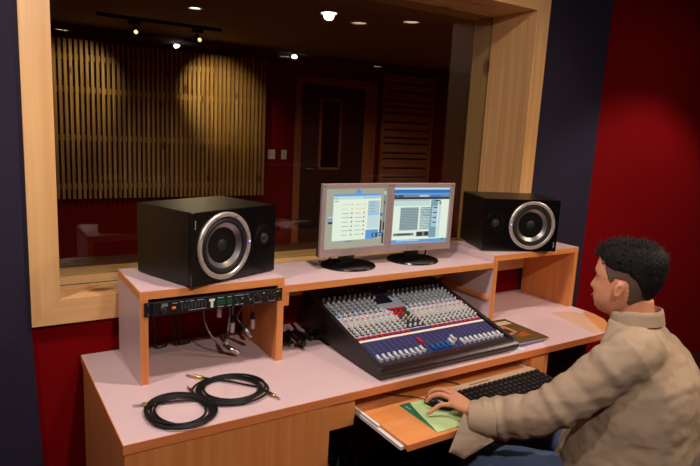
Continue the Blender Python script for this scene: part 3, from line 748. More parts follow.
make_monitor((1.359, 0.520, 1.0235), math.radians(-5.5), right_ui(), 'right flat computer monitor, silver bezel, showing an audio track editor', [(0.05, 0.03, 0.10), (0.07, 0.05, 0.045), (0.10, 0.05, 0.05), (0.10, 0.055, 0.006), (0.07, 0.10, 0.004)], 0.334)
# ------------------------------------------------------------------ mixing console
MX0, MX1 = 0.853, 1.537
mx = thing('mixing_console', 'wide black sloping mixing console covered in rows of knobs and faders', 'mixing console', (MX0, 0.03, 0.74))
MW = MX1 - MX0
# side profile (y, z)
zA, zB = 0.041, 0.170; yA, yB = 0.012, 0.560
side = [(0.0, 0.008), (-0.004, 0.030), (0.006, 0.044), (0.03, 0.050), (0.20, 0.092), (0.46, 0.158), (0.52, 0.176), (0.575, 0.180), (0.585, 0.120), (0.585, 0.050), (0.50, 0.034), (0.40, 0.022), (0.26, 0.010), (0.12, 0.004)]
for x0, x1 in ((0, 0.018), (MW - 0.018, MW)):
    b = B(); prism(b, side, x0, x1, 'X'); bmesh.ops.bevel(b, geom=b.edges[:], offset=0.0015, segments=1, affect='EDGES'); obj('end_cheek', b, M_rosew if False else mat('cheek_black', srgb(26, 22, 22), 0.38), mx, True)
b = B(); prism(b, [(0.10, 0.0), (0.57, 0.0), (0.57, 0.05), (0.30, 0.03), (0.10, 0.012)], 0.03, MW - 0.03, 'X'); obj('base', b, M_blue, mx)
b = B(); prism(b, [(0.0, 0.006), (-0.010, 0.018), (-0.010, 0.030), (0.004, 0.042), (0.040, 0.046), (0.040, 0.010)], 0.001, MW - 0.001, 'X')
obj('front_armrest', b, M_rosew, mx, True)
b = B(); prism(b, [(0.035, 0.012), (0.035, 0.040), (0.50, 0.155), (0.575, 0.165), (0.575, 0.05), (0.30, 0.02)], 0.022, MW - 0.022, 'X'); obj('chassis', b, mat('mixer_black', srgb(24, 24, 27), 0.4), mx)
slope = math.atan2(0.155 - 0.040, 0.50 - 0.035); SL = math.hypot(0.115, 0.465)
# surface frame: u across (x), s up the slope, normal
PM = Matrix.Translation((0.018, 0.035, 0.0405)) @ Matrix.Rotation(slope, 4, 'X')
PW = MW - 0.036
def onp(bm, x0, x1, s0, s1, h0, h1, mi=0, bev=0): box(bm, x0, x1, s0, s1, h0, h1, bev, mi, PM)
# printed surface zones
zones = [('fader_zone', 0.004, 0.135, M_navy), ('scribble_strip', 0.139, 0.151, M_strip), ('mute_zone', 0.153, 0.172, M_navy), ('level_zone', 0.173, 0.300, M_pale2), ('equaliser_zone', 0.301, 0.425, M_pale), ('input_zone', 0.426, 0.470, mat('panel_deep', srgb(46, 66, 92), 0.5))]
for nm, s0, s1, M in zones:
    b = B(); onp(b, 0.006, PW - 0.006, s0, s1, 0.0006, 0.0018 if nm != 'scribble_strip' else 0.0030); obj(nm, b, M, mx)
NC = 24; cx0 = 0.020; 
cols = []
# eight channels, master block of four columns, eleven channels
pitchc = (PW - 0.04) / 24.0
for i in range(25): cols.append(0.020 + pitchc * i)
LEFT = list(range(0, 9)); MID = list(range(9, 14)); RIGHT = list(range(14, 25))
# fader slots
b = B()
for i in range(25): onp(b, cols[i] - 0.0012, cols[i] + 0.0012, 0.012, 0.128, 0.0018, 0.0021)
obj('fader_slots', b, M_rub, mx)
b = B()
for i in range(25):
    for q in range(9): onp(b, cols[i] + 0.004, cols[i] + 0.009, 0.020 + q * 0.013, 0.0215 + q * 0.013, 0.0018, 0.00195)
obj('fader_scale', b, M_print, mx)
def fader(i, s, M):
    b = B(); x = cols[i]
    t = B(); prism(t, [(s - 0.019, 0.002), (s + 0.019, 0.002), (s + 0.017, 0.013), (s + 0.006, 0.0105), (s, 0.0085), (s - 0.006, 0.0105), (s - 0.018, 0.016)], x - 0.0048, x + 0.0048, 'X')
    bmesh.ops.bevel(t, geom=t.edges[:], offset=0.001, segments=1, affect='EDGES')
    merge(b, t, 0, PM)
    obj('fader_cap', b, M, mx)
for i in LEFT: fader(i, 0.030 if i < 8 else 0.036, M_knobw)
fader(9, 0.085, M_knobred); 
for i in (10, 11, 12, 13): fader(i, 0.032, M_knobblue)
for i in RIGHT: fader(i, 0.034 + (0.030 if i == 15 else 0.0) + (0.012 if i == 14 else 0), M_knobw)
# mute buttons
b_n = 0
for i in range(25):
    if i in (10, 11, 12, 13): continue
    b = B(); onp(b, cols[i] - 0.008, cols[i] + 0.007, 0.157, 0.167, 0.0018, 0.0060, 0, 0.001); obj('mute_button', b, M_knobred, mx)
# knobs
def knob_bm(mtx, r, body, cap):
    t = B()
    seg = 10
    lathe(t, [(r, 0), (r * 0.95, 0.005), (r * 0.72, 0.0055), (r * 0.62, 0.0155), (r * 0.48, 0.0170), (0, 0.0175)], seg, [body, body, 0 if cap in (1, 2, 4) and body != cap else cap, cap, cap], mtx, cap=False)
    return t
KM = [M_knobw, M_knobg, M_knobred, M_knobgreen, M_knoby, M_knobblue, M_pale]
knobs = []   # (s, x, body, cap, r)
rows = []
s = 0.184
sched = [(0.184, 1, 0), (0.202, 1, 0), (0.220, 1, 4), (0.236, 1, 0), (0.253, 0, 0), (0.268, 0, 2), (0.283, 0, 0), (0.296, 0, 2),
         (0.320, 1, 0), (0.343, 1, 0), (0.366, 1, 0), (0.389, 1, 0), (0.412, 1, 0), (0.447, 1, 0)]
for (s, body, cap) in sched:
    for i in range(25):
        if i in (10, 11, 12) and s > 0.20: continue
        if i in (9, 13) and s > 0.30 and s < 0.41: continue
        knobs.append((s, cols[i] + (0.004 if body == 0 and (round(s * 1000) % 2) else 0), body, cap, 0.0078 if s < 0.30 else 0.0068))
# master block
for q, i in enumerate((10, 11, 12)):
    for s, c in ((0.215, 2 if q == 0 else 0), (0.232, 4), (0.250, 4 if q else 1), (0.268, 3 if q == 2 else 2), (0.286, 3 if q == 2 else 2)):
        knobs.append((s, cols[i], c if c in (2, 3) and s > 0.25 else 1, c, 0.0070 if c in (2, 3) and s > 0.25 else 0.006))
knobs.sort(key=lambda k: k[0])
for k, (s, x, body, cap, r) in enumerate(knobs[:100]):
    b = B(); merge(b, knob_bm(PM @ Matrix.Translation((x, s, 0.0018)), r, body, cap), None); obj('knob', b, KM, mx, True, 50)
b = B()
for (s, x, body, cap, r) in knobs[100:]:
    merge(b, knob_bm(PM @ Matrix.Translation((x, s, 0.0018)), r, body, cap), None)
o = obj('knobs', b, KM, mx, True, 50); o['kind'] = 'stuff'; o['label'] = 'rows of small knobs further up the console'
# centre meter, label plate, display
b = B(); onp(b, cols[9] - 0.012, cols[12] - 0.004, 0.372, 0.432, 0.0018, 0.008, 0, 0.001); obj('meter_window', b, mat('meter_dark', srgb(26, 28, 50), 0.2), mx)
b = B(); onp(b, cols[10] - 0.012, cols[13] + 0.012, 0.338, 0.366, 0.0018, 0.004); obj('label_plate', b, mat('label_plate', srgb(180, 196, 210), 0.4), mx)
b = B()
for q in range(5): onp(b, cols[10] - 0.010 + q * 0.016, cols[10] + 0.004 + q * 0.016, 0.318, 0.326, 0.0018, 0.006)
obj('selector_buttons', b, M_knobred, mx)
b = B(); onp(b, cols[9] + 0.010, cols[13] + 0.004, 0.178, 0.333, 0.0012, 0.0022); obj('master_zone', b, mat('panel_black', srgb(34, 36, 44), 0.5), mx)
# rear connector lip
b = B(); prism(b, [(0.50, 0.156), (0.575, 0.168), (0.575, 0.176), (0.50, 0.166)], 0.022, MW - 0.022, 'X'); obj('rear_hood', b, mat('mixer_black', (0, 0, 0)), mx)
b = B()
for x in (0.18, 0.20, 0.34, 0.345, 0.50): box(b, x, x + 0.005, 0.503, 0.512, 0.166, 0.172)
obj('rear_sockets', b, M_print, mx)

# ------------------------------------------------------------------ magazines partly under the console
def magazine(loc, rot, label, top, w=0.21, d=0.28, h=0.004):
    t = thing('magazine', label, 'magazine', loc, rot)
    b = B(); box(b, 0, w, 0, d, 0, h, 0.0005); obj('pages', b, M_white, t)
    b = B(); box(b, -0.0005, w + 0.0008, -0.0008, d + 0.0005, h, h + 0.0006); c = obj('cover', b, top, t)
    return t, c
mg = mat('cover_blue', srgb(86, 84, 140), 0.3)
magazine((1.572, 0.040, 0.7402), math.radians(2), 'blue edged magazine lowest beside the right end of the console', mg, 0.155, 0.25)
M_cov = mat('cover_olive', srgb(96, 78, 44), 0.25, noise=(14, 0.4))
t, c = magazine((1.570, 0.062, 0.7452), math.radians(-1.5), 'olive and brown glossy magazine on top of the blue one, right of the console', M_cov, 0.20, 0.265, 0.005)
for (xa, xb, ya, yb, M, nm) in ((0.02, 0.12, 0.09, 0.19, mat('photo_tan', srgb(176, 132, 96), 0.3), 'cover_picture'), (0.09, 0.15, 0.055, 0.10, mat('photo_orange', srgb(160, 86, 50), 0.3), 'cover_picture'), (0.02, 0.18, 0.20, 0.24, mat('photo_pale', srgb(200, 180, 150), 0.3), 'cover_picture'), (0.05, 0.10, 0.11, 0.16, mat('photo_dark', srgb(60, 34, 26), 0.3), 'cover_picture')):
    b = B(); zz = 0.0057 if nm else 0
    box(b, xa, xb, ya, yb, 0.0056, 0.0058 + (0.0002 if 'dark' in M.name else 0)); obj(nm, b, M, c)
b = B(); box(b, 0, 0.09, 0, 0.05, 0, 0.0008); o = tag(obj('paper_slip', b, M_white), 'small white slip of paper at the front right corner of the console', 'paper'); o.location = (1.49, 0.014, 0.7403); o.rotation_euler = (0, 0, 0.08)

# ------------------------------------------------------------------ tan and orange corner patches on the right end
b = B(); prism(b, [(2.10, 0.312), (2.030, 0.012), (2.09, 0.018), (2.19, 0.06), (2.262, 0.14), (2.24, 0.25), (2.20, 0.30)], 0.7401, 0.7406, 'Z'); obj('corner_patch', b, mat('patch_tan', srgb(214, 176, 150), 0.3, noise=(20, 0.08)), desk)
b = B(); prism(b, [(2.246, 0.235), (2.09, 0.0175), (2.19, 0.052), (2.27, 0.135), (2.297, 0.24), (2.285, 0.262)], 0.7402, 0.7408, 'Z'); obj('corner_patch', b, mat('patch_orange', srgb(214, 146, 92), 0.3, noise=(20, 0.08)), desk)

# ------------------------------------------------------------------ coiled instrument cables
def coil_cable(cx, cy, rx, ry, rot, turns, end1, end2, label, seed):
    random.seed(seed)
    t = thing('coiled_cable', label, 'cable', (cx, cy, 0.74))
    pts = []; n = turns * 14
    for k in range(n + 1):
        a = 2 * PI * k / 14
        j = math.sin(a * 0.37 + seed) * 0.10 + math.sin(a * 0.91 + seed * 2) * 0.05
        zz = 0.0045 + 0.006 * (0.5 + 0.5 * math.sin(k * 0.43 + seed)) * min(1, k / 10) + 0.003 * (k / n)
        x, y = rx * (1 + j) * math.cos(a), ry * (1 + j * 0.8) * math.sin(a)
        dx, dy = 0.010 * math.sin(k * 0.11 + seed), 0.010 * math.cos(k * 0.13)
        pts.append((x * math.cos(rot) - y * math.sin(rot) + dx, x * math.sin(rot) + y * math.cos(rot) + dy, zz))
    e1 = Vector(end1) - Vector((cx, cy, 0)); e2 = Vector(end2) - Vector((cx, cy, 0))
    e1.z = e2.z = 0.006
    p0 = Vector(pts[0]); p1 = Vector(pts[-1])
    full = [tuple(e1), tuple(e1.lerp(p0, 0.55) + Vector((0, 0, 0.002)))] + pts + [tuple(p1.lerp(e2, 0.5)), tuple(e2)]
    P = smoothpath(full, 4)
    b = B(); tube(b, P, 0.0036, 8); obj('cable', b, M_cable, t, True)
    for e, d in ((P[0], P[0] - P[3]), (P[-1], P[-1] - P[-4])):
        d = Vector((d.x, d.y, 0)).normalized(); F = frame_at((e.x, e.y, 0.0065), d)
        b = B(); lathe(b, [(0.004, -0.012), (0.0062, -0.004), (0.0065, 0.026), (0.0045, 0.028)], 14, 0, F); pl = obj('plug_barrel', b, M_gold, t, True)
        b = B(); lathe(b, [(0.0031, 0.028), (0.0031, 0.046), (0.0024, 0.048), (0.0031, 0.051), (0.0, 0.057)], 12, 0, F, cap=False); obj('plug_tip', b, M_chrome, pl, True)
    return t
coil_cable(0.190, 0.112, 0.088, 0.098, 0.3, 7, (0.125, 0.195, 0), (0.255, 0.21, 0), 'coiled black cable with gold plugs, the nearer left one on the desk', 1)
coil_cable(0.372, 0.184, 0.100, 0.098, -0.25, 8, (0.315, 0.315, 0), (0.470, 0.105, 0), 'coiled black cable with gold plugs, the further right one on the desk', 4)

# ------------------------------------------------------------------ black cable bundle by the console
random.seed(9)
b = B()
for k in range(9):
    x = 0.70 + 0.02 * k
    P = [(x + random.uniform(-.02, .02), 0.42 + random.uniform(0, .16), 0.752 + random.uniform(0, .03)) for _ in range(4)]
    tube(b, smoothpath(P, 5), 0.005, 7)
    lathe(b, [(0.008, -0.01), (0.010, 0.0), (0.010, 0.035), (0.006, 0.04)], 10, 0, frame_at(P[0], (random.uniform(-1, 0.2), -1, 0.1)))
tag(obj('cable_bundle', b, M_cable, None, True), 'tangle of black plugs and cables left of the console on the desk', 'cables')

# ------------------------------------------------------------------ mouse pad, mouse, keyboard on the tray
t = thing('mouse_pad', 'pale green mouse pad with a dark green corner on the pulled out tray', 'mouse pad', (0.905, -0.225, 0.6603))
b = B(); box(b, 0, 0.205, 0, 0.205, 0, 0.003, 0.0008); pad = obj('pad', b, M_pad, t)
b = B(); pts = [(0.0, 0.205), (0.0, 0.02)]
for k in range(9):
    q = k / 8; pts.append((0.003 + 0.022 * math.sin(q * PI * 0.5) + 0.022 * q * q * q, 0.02 + 0.185 * q))
prism(b, [(p[0], p[1]) for p in pts], 0.003, 0.0034, 'Z'); obj('corner_print', b, M_padd, pad)
b = B(); tt = text_bm('Photo', 0.011, 0.0001); merge(b, tt, 0, Matrix.Translation((0.010, 0.185, 0.0037)) @ Matrix.Rotation(math.radians(-80), 4, 'Z')); obj('print', b, M_white, pad)
t = thing('computer_mouse', "small black mouse under the man's hand", 'mouse', (1.032, -0.085, 0.6637), math.radians(28))
b = B(); rings = []
for k in range(9):
    q = k / 8; yy = -0.05 + 0.10 * q; ww = 0.029 * math.sin(PI * (0.12 + 0.76 * q)) ** 0.5; hh = 0.030 * math.sin(PI * (0.1 + 0.72 * q)) ** 0.6
    rings.append([(ww * math.cos(a), yy, max(0, hh * math.sin(a))) for a in [PI * j / 8 for j in range(9)]])
loft(b, rings); obj('shell', b, M_mouse, t, True)
b = B(); tube(b, smoothpath([(0, 0.049, 0.006), (0.0, 0.10, 0.004), (-0.03, 0.17, 0.004), (-0.05, 0.26, 0.004)], 6), 0.002, 6); obj('mouse_cable', b, M_cable, t, True)

kb = thing('computer_keyboard', 'beige keyboard with black keys lying on the pulled out tray', 'keyboard', (1.115, -0.210, 0.6605), math.radians(1.0))
b = B(); prism(b, [(0, 0), (0.19, 0.0), (0.19, 0.022), (0.15, 0.026), (0.0, 0.012)], 0, 0.455, 'X'); bmesh.ops.bevel(b, geom=b.edges[:], offset=0.002, segments=2, affect='EDGES'); obj('case', b, M_kb, kb)
ks = math.atan2(0.014, 0.15); KMx = Matrix.Translation((0, 0, 0.0118)) @ Matrix.Rotation(ks, 4, 'X')
b = B(); box(b, 0.006, 0.449, 0.006, 0.142, 0.0002, 0.0012, 0, 0, KMx); obj('key_bed', b, M_key, kb)
nk = 0
for r in range(6):
    y = 0.010 + r * 0.0215 + (0.004 if r == 5 else 0)
    x = 0.010
    for c in range(17 if r else 12):
        wk = 0.0225 if r else (0.035 if c != 4 else 0.0)
        if r == 0 and c == 4: wk = 0.125
        if r == 0 and c > 4: wk = 0.026
        if x + wk > 0.448: break
        if nk < 98:
            b = B(); t_ = B(); bmesh.ops.create_cube(t_, size=1)
            for v in t_.verts:
                sc = 0.80 if v.co.z > 0 else 1.0
                v.co = Vector((x + wk / 2 + v.co.x * (wk - 0.003) * sc, y + 0.0095 + v.co.y * 0.018 * sc, 0.0012 + (v.co.z + 0.5) * 0.008))
            merge(b, t_, 0, KMx); obj('key', b, M_key, kb); nk += 1
        x += wk + 0.0032
b = B(); box(b, 0.10, 0.20, 0.162, 0.166, 0.0245, 0.0255); obj('vent_slot', b, M_rub, kb)
b = B(); tube(b, smoothpath([(0.11, 0.188, 0.006), (0.10, 0.23, 0.004), (0.06, 0.30, 0.004), (0.02, 0.40, 0.004)], 6), 0.0022, 6); obj('keyboard_cable', b, M_cable, kb, True)

# ------------------------------------------------------------------ gear under the desk
t = thing('equipment_rack', 'black equipment units stacked under the right end of the desk', 'rack gear', (1.75, 0.17, 0.0))
b = B(); box(b, 0, 0.46, 0.01, 0.42, 0.02, 0.66, 0.004); obj('case', b, M_black, t)
for k in range(6):
    b = B(); box(b, 0.004, 0.456, -0.004, 0.01, 0.03 + k * 0.103, 0.126 + k * 0.103, 0.003); fp = obj('front_unit', b, M_black, t)
    b = B(); tt = text_bm('POWER AUDIO', 0.012, 0.0004); merge(b, tt, 0, Matrix.Translation((0.03, -0.0045, 0.075 + k * 0.103)) @ Matrix.Rotation(PI / 2, 4, 'X')) if False else box(b, 0.03, 0.12, -0.0048, -0.004, 0.075 + k * 0.103, 0.079 + k * 0.103)
    for q in range(5): box(b, 0.14 + q * 0.05, 0.165 + q * 0.05, -0.0048, -0.004, 0.06 + k * 0.103, 0.064 + k * 0.103)
    obj('front_print', b, mat('print_dim', srgb(96, 98, 100), 0.5), fp)
random.seed(21)
M_cabs = [M_cable, mat('cable_teal', srgb(40, 66, 72), 0.45), mat('cable_red', srgb(110, 30, 24), 0.45)]
for k in range(7):
    b = B()
    P = [(0.70 + random.uniform(0, .30), 0.20 + random.uniform(0, .35), random.uniform(0.02, .40)) for _ in range(5)]
    P = [(0.72 + 0.02 * k, 0.40, 0.60)] + P
    P[-1] = (P[-1][0], P[-1][1], 0.012)
    tube(b, smoothpath(P, 6), 0.007, 7)
    tag(obj('loose_cable', b, M_cabs[k % 3], None, True), ('loose black cable', 'loose dark teal cable', 'loose dark red cable')[k % 3] + ' tangled in the shadow beside the left cabinet, under the keyboard tray', 'cable', ('black', 'teal', 'red')[k % 3] + ' loose cables under the desk')

# ------------------------------------------------------------------ the seated man
PB = Vector((1.475, -0.580, 0.0)); PR = math.atan2(0.27, 0.96)
man = thing('person', 'seated man in a tan jacket and jeans, left hand on the mouse, facing the screens', 'person', PB, PR)
cR, sR = math.cos(PR), math.sin(PR)
def W2L(x, y, z):
    dx, dy = x - PB.x, y - PB.y
    return Vector((dx * cR + dy * sR, -dx * sR + dy * cR, z))

def finish_remesh(o, voxel, smooth_it, factor=0.5):
    r = o.modifiers.new('remesh', 'REMESH'); r.mode = 'VOXEL'; r.voxel_size = voxel; r.use_smooth_shade = True
    s = o.modifiers.new('smooth', 'SMOOTH'); s.factor = factor; s.iterations = smooth_it

def ell_ring(cx, cy, cz, a, b_, n=28, e=2.3, tiltx=0.0):
    pts = []
    for k in range(n):
        t = 2 * PI * k / n; c, s = math.cos(t), math.sin(t)
        x = a * math.copysign(abs(c) ** (2 / e), c); y = b_ * math.copysign(abs(s) ** (2 / e), s)
        pts.append((cx + x, cy + y, cz + y * tiltx))
    return pts

HC = W2L(1.449, -0.449, 1.160); HC.x += 0.0
HP = Matrix.Translation(HC) @ Matrix.Rotation(math.radians(1), 4, 'X') @ Matrix.Rotation(math.radians(-4), 4, 'Z')
# head rows: z, front, back, halfwidth
HR = [(0.118, 0.010, -0.035, 0.022), (0.113, 0.040, -0.062, 0.042), (0.100, 0.066, -0.083, 0.058), (0.080, 0.083, -0.096, 0.069), (0.055, 0.091, -0.103, 0.075), (0.030, 0.094, -0.104, 0.077),
      (0.012, 0.093, -0.102, 0.077), (0.0, 0.089, -0.099, 0.076), (-0.015, 0.089, -0.094, 0.074), (-0.030, 0.090, -0.086, 0.072), (-0.045, 0.090, -0.076, 0.070), (-0.058, 0.091, -0.066, 0.067),
      (-0.070, 0.090, -0.056, 0.063), (-0.083, 0.087, -0.046, 0.057), (-0.096, 0.083, -0.036, 0.049), (-0.108, 0.072, -0.024, 0.038), (-0.116, 0.050, -0.010, 0.024)]
def interp_rows(rows, sub=3):
    out = []
    for i in range(len(rows) - 1):
        for k in range(sub):
            t = k / sub; out.append(tuple(rows[i][j] * (1 - t) + rows[i + 1][j] * t for j in range(4)))
    out.append(rows[-1]); return out
def G(x, s): return math.exp(-(x / s) ** 2)
def head_point(row, t, off=0.0):
    z, fr, bk, hw = row
    c, s = math.cos(t), math.sin(t)      # s>0 -> front
    cyy = (fr + bk) / 2; hd = (fr - bk) / 2
    e = 2.15
    x = hw * math.copysign(abs(c) ** (2 / e), c); y = cyy + hd * math.copysign(abs(s) ** (2 / e), s)
    if s > 0 and off == 0:
        nz = 0.0
        if -0.052 < z < 0.02:
            q = (0.02 - z) / 0.06; nz = 0.024 * min(1, q) ** 1.2 * (1 if z > -0.038 else max(0, (z + 0.052) / 0.014))
        y += nz * G(x, 0.011 + 0.006 * max(0, -z / 0.04))
        y += 0.004 * G(z - 0.022, 0.008) * G(abs(x) - 0.030, 0.020)          # brow
        y -= 0.008 * G(z - 0.002, 0.012) * G(abs(x) - 0.031, 0.014)          # eye socket
        y += 0.004 * G(z + 0.002, 0.006) * G(abs(x) - 0.031, 0.011)          # eyeball
        y += 0.004 * G(z + 0.030, 0.016) * G(abs(x) - 0.042, 0.018)          # cheek
        y += 0.006 * G(z + 0.061, 0.005) * G(x, 0.022)                       # upper lip
        y += 0.006 * G(z + 0.074, 0.006) * G(x, 0.020)                       # lower lip
        y -= 0.004 * G(z + 0.0675, 0.0022) * G(x, 0.024)
        y -= 0.003 * G(z + 0.085, 0.005) * G(x, 0.022)
        y += 0.005 * G(z + 0.100, 0.009) * G(x, 0.020)                       # chin
    if off:
        L = math.hypot(x, y - cyy) or 1; x += off * x / L; y += off * (y - cyy) / L
    return Vector((x, y, z))
def angles(n=64): return [2 * PI * k / n for k in range(n)]
b = B()
loft(b, [[tuple(HP @ head_point(r, t)) for t in angles()] for r in interp_rows(HR)])
# neck down to the collar
NK = [(HC.y - 0.030, HC.z - 0.045, 0.052, 0.058), (HC.y - 0.038, HC.z - 0.080, 0.053, 0.056), (HC.y - 0.052, HC.z - 0.115, 0.056, 0.058), (HC.y - 0.065, HC.z - 0.16, 0.070, 0.066), (HC.y - 0.075, HC.z - 0.20, 0.10, 0.075)]
loft(b, [ell_ring(HC.x, y, z, a, d, 32, 2.1) for (y, z, a, d) in NK])
# slim torso under the jacket
TS = [(0.46, 0.0, 0.15, 0.11), (0.60, 0.01, 0.145, 0.10), (0.75, 0.02, 0.15, 0.105), (0.88, 0.03, 0.15, 0.105), (0.95, 0.05, 0.11, 0.08), (0.99, 0.062, 0.08, 0.066)]
loft(b, [ell_ring(0, f, z, a, d, 28) for (z, f, a, d) in TS])
# ears
for sx in (-1, 1):
    E_ = B(); bmesh.ops.create_uvsphere(E_, u_segments=20, v_segments=14, radius=1)
    for v in E_.verts:
        x, y, z = v.co
        rr = math.hypot(y, z)
        dish = 0.55 if (x > 0 and rr < 0.62) else 0.0
        v.co = Vector((0.0075 * x * (1 - dish), 0.0140 * y * (1 + 0.18 * z), 0.0255 * z))
    mtx = HP @ Matrix.Translation((sx * 0.083, -0.012, -0.016)) @ Matrix.Rotation(sx * math.radians(-30), 4, 'Z') @ Matrix.Rotation(math.radians(12), 4, 'X') @ Matrix.Diagonal((sx, 1, 1, 1))
    merge(b, E_, 0, mtx)
# arms: left follows the photo, right rests on the thigh
LS = W2L(1.318, -0.575, 0.985); LE = W2L(1.170, -0.435, 0.790); LW = W2L(1.040, -0.228, 0.712)
RS = Vector((0.155, 0.045, 0.905)); RE = Vector((0.215, 0.14, 0.735)); RW_ = Vector((0.13, 0.34, 0.640))
LEb = LE + Vector((0, 0, -0.02))
tube(b, smoothpath([LS + Vector((0, 0, -0.01)), LS.lerp(LEb, .5), LEb, W2L(1.105, -0.318, 0.718), W2L(1.062, -0.255, 0.708), LW], 4), [0.044 - 0.00085 * j for j in range(21)], 18)
tube(b, [RS, RS.lerp(RE, .5), RE, RE.lerp(RW_, .4), RW_], [0.048, 0.044, 0.040, 0.038, 0.027], 18)
def hand(b, W, tips, knuckles, thumb, palm_c, palm_r):
    # palm as a flattened chain of lofted sections from wrist to knuckles
    kc = sum((Vector(k) for k in knuckles), Vector()) / 4
    across = (Vector(knuckles[0]) - Vector(knuckles[3])).normalized()
    fwd = (kc - W).normalized(); up = across.cross(fwd).normalized()
    if up.z < 0: up = -up
    rings = []
    for q, ww, hh in ((-0.15, 0.027, 0.022), (0.1, 0.029, 0.021), (0.4, 0.036, 0.020), (0.75, 0.041, 0.018), (1.0, 0.040, 0.014), (1.08, 0.034, 0.009)):
        c = W.lerp(kc, q)
        rings.append([tuple(c + across * ww * math.cos(t) + up * hh * math.sin(t)) for t in angles(20)])
    loft(b, rings)
    for i, (kn, tp) in enumerate(zip(knuckles, tips)):
        K = Vector(kn); T = Vector(tp[-1])
        pts = [K - (K - W).normalized() * 0.02, K] + [Vector(p) for p in tp]
        rr = [0.0095, 0.0098] + [0.0088, 0.0082, 0.0072][:len(tp)]
        P = smoothpath(pts, 4)
        Rr = []
        for j in range(len(P)):
            f = j / 4; k0 = min(int(f), len(rr) - 1); k1 = min(k0 + 1, len(rr) - 1); Rr.append(rr[k0] + (rr[k1] - rr[k0]) * (f - int(f)))
        P.append(P[-1] + (P[-1] - P[-2]).normalized() * 0.004); Rr.append(Rr[-1] * 0.55)
        tube(b, P, [r * (0.9 if i == 3 else 1.0) for r in Rr], 12)
    P = smoothpath([Vector(p) for p in thumb], 4); n = len(P)
    tube(b, P, [0.0135 - 0.0045 * j / (n - 1) for j in range(n)], 12)
def WL(*p): return W2L(*p)
hand(b, LW, tips=[[WL(1.072, -0.090, 0.716), WL(1.070, -0.062, 0.705), WL(1.066, -0.045, 0.690)],
                  [WL(1.034, -0.092, 0.724), WL(1.020, -0.062, 0.712), WL(1.012, -0.048, 0.694)],
                  [WL(1.004, -0.112, 0.722), WL(0.984, -0.090, 0.708), WL(0.976, -0.080, 0.688)],
                  [WL(0.978, -0.148, 0.705), WL(0.955, -0.138, 0.688), WL(0.938, -0.132, 0.676)]],
     knuckles=[WL(1.064, -0.128, 0.716), WL(1.044, -0.134, 0.722), WL(1.022, -0.146, 0.720), WL(1.004, -0.166, 0.708)],
     thumb=[WL(1.064, -0.200, 0.703), WL(1.086, -0.165, 0.693), WL(1.094, -0.130, 0.684), WL(1.086, -0.104, 0.680)], palm_c=None, palm_r=None)
k0 = RW_ + Vector((-0.02, 0.085, -0.02))
hand(b, RW_, tips=[[k0 + Vector((-0.032 + 0.021 * i, 0.030, -0.004)), k0 + Vector((-0.032 + 0.021 * i, 0.052, -0.016)), k0 + Vector((-0.032 + 0.021 * i, 0.062 - 0.004 * i, -0.032))] for i in range(4)],
     knuckles=[k0 + Vector((-0.030 + 0.020 * i, 0, 0)) for i in range(4)], thumb=[RW_ + Vector((-0.022, 0.02, -0.01)), RW_ + Vector((-0.055, 0.05, -0.015)), RW_ + Vector((-0.064, 0.085, -0.024))], palm_c=None, palm_r=None)
# legs
def legpts(sx):
    hip = Vector((sx * 0.095, 0.02, 0.520)); kn = Vector((sx * 0.21 if sx < 0 else 0.16, 0.455, 0.462)); an = Vector((sx * 0.17, 0.42, 0.085))
    return hip, kn, an
for sx in (-1, 1):
    hip, kn, an = legpts(sx)
    tube(b, smoothpath([hip, hip.lerp(kn, .5), kn + Vector((0, -0.01, 0.0)), kn + Vector((0, 0.0, -0.08)), kn.lerp(an, .5), an], 4), [0.070 - 0.0018 * j for j in range(21)], 16)
bmesh.ops.remove_doubles(b, verts=b.verts, dist=1e-6)
body = obj('body', b, M_skin, man)
finish_remesh(body, 0.0036, 2, 0.5)

# hair shell: same skull, offset outward where hair grows
def hair_off(row, t):
    z = row[0]; s = math.sin(t)   # s: 1 front, -1 back
    ang = math.degrees(math.asin(max(-1, min(1, s))))
    # hairline height as a function of direction
    return z - pw(ang, HAIR1)
def pw(a, T):
    for (a0, v0), (a1, v1) in zip(T, T[1:]):
        if a0 >= a >= a1: return v0 + (v1 - v0) * (a0 - a) / (a0 - a1)
    return T[-1][1]
HAIR1 = [(90, 0.066), (50, 0.068), (38, 0.058), (26, 0.044), (14, 0.036), (-14, 0.034), (-30, 0.016), (-50, -0.034), (-90, -0.064)]
HAIR2 = [(90, 0.2), (40, 0.075), (30, 0.040), (22, 0.016), (16, -0.006), (9, -0.006), (5, 0.010), (-14, 0.010), (-20, -0.020), (-30, -0.060), (-50, -0.078), (-90, -0.084)]
b = B(); rows = interp_rows(HR, 3); ng = 96
random.seed(2)
rings = []
for r in rows:
    if r[0] < -0.088: continue
    ring = []
    for t in angles(ng):
        d = hair_off(r, t); z = r[0]
        top = max(0.0, min(1.0, (z - 0.045) / 0.06))
        thick = 0.0035 + 0.015 * top + (0.006 if math.sin(t) < -0.3 else 0) * max(0, min(1, (z + 0.02) / 0.05))
        k = max(0.0, min(1.0, d / 0.012))
        off = -0.004 + (thick + 0.004) * k + random.uniform(-1, 1) * 0.0016 * k * (0.4 + top)
        p = head_point(r, t, off if abs(off) > 1e-5 else 1e-5)
        p.z += 0.006 * k * max(0, (z - 0.075) / 0.043)
        ring.append(tuple(HP @ p))
    rings.append(ring)
loft(b, rings)
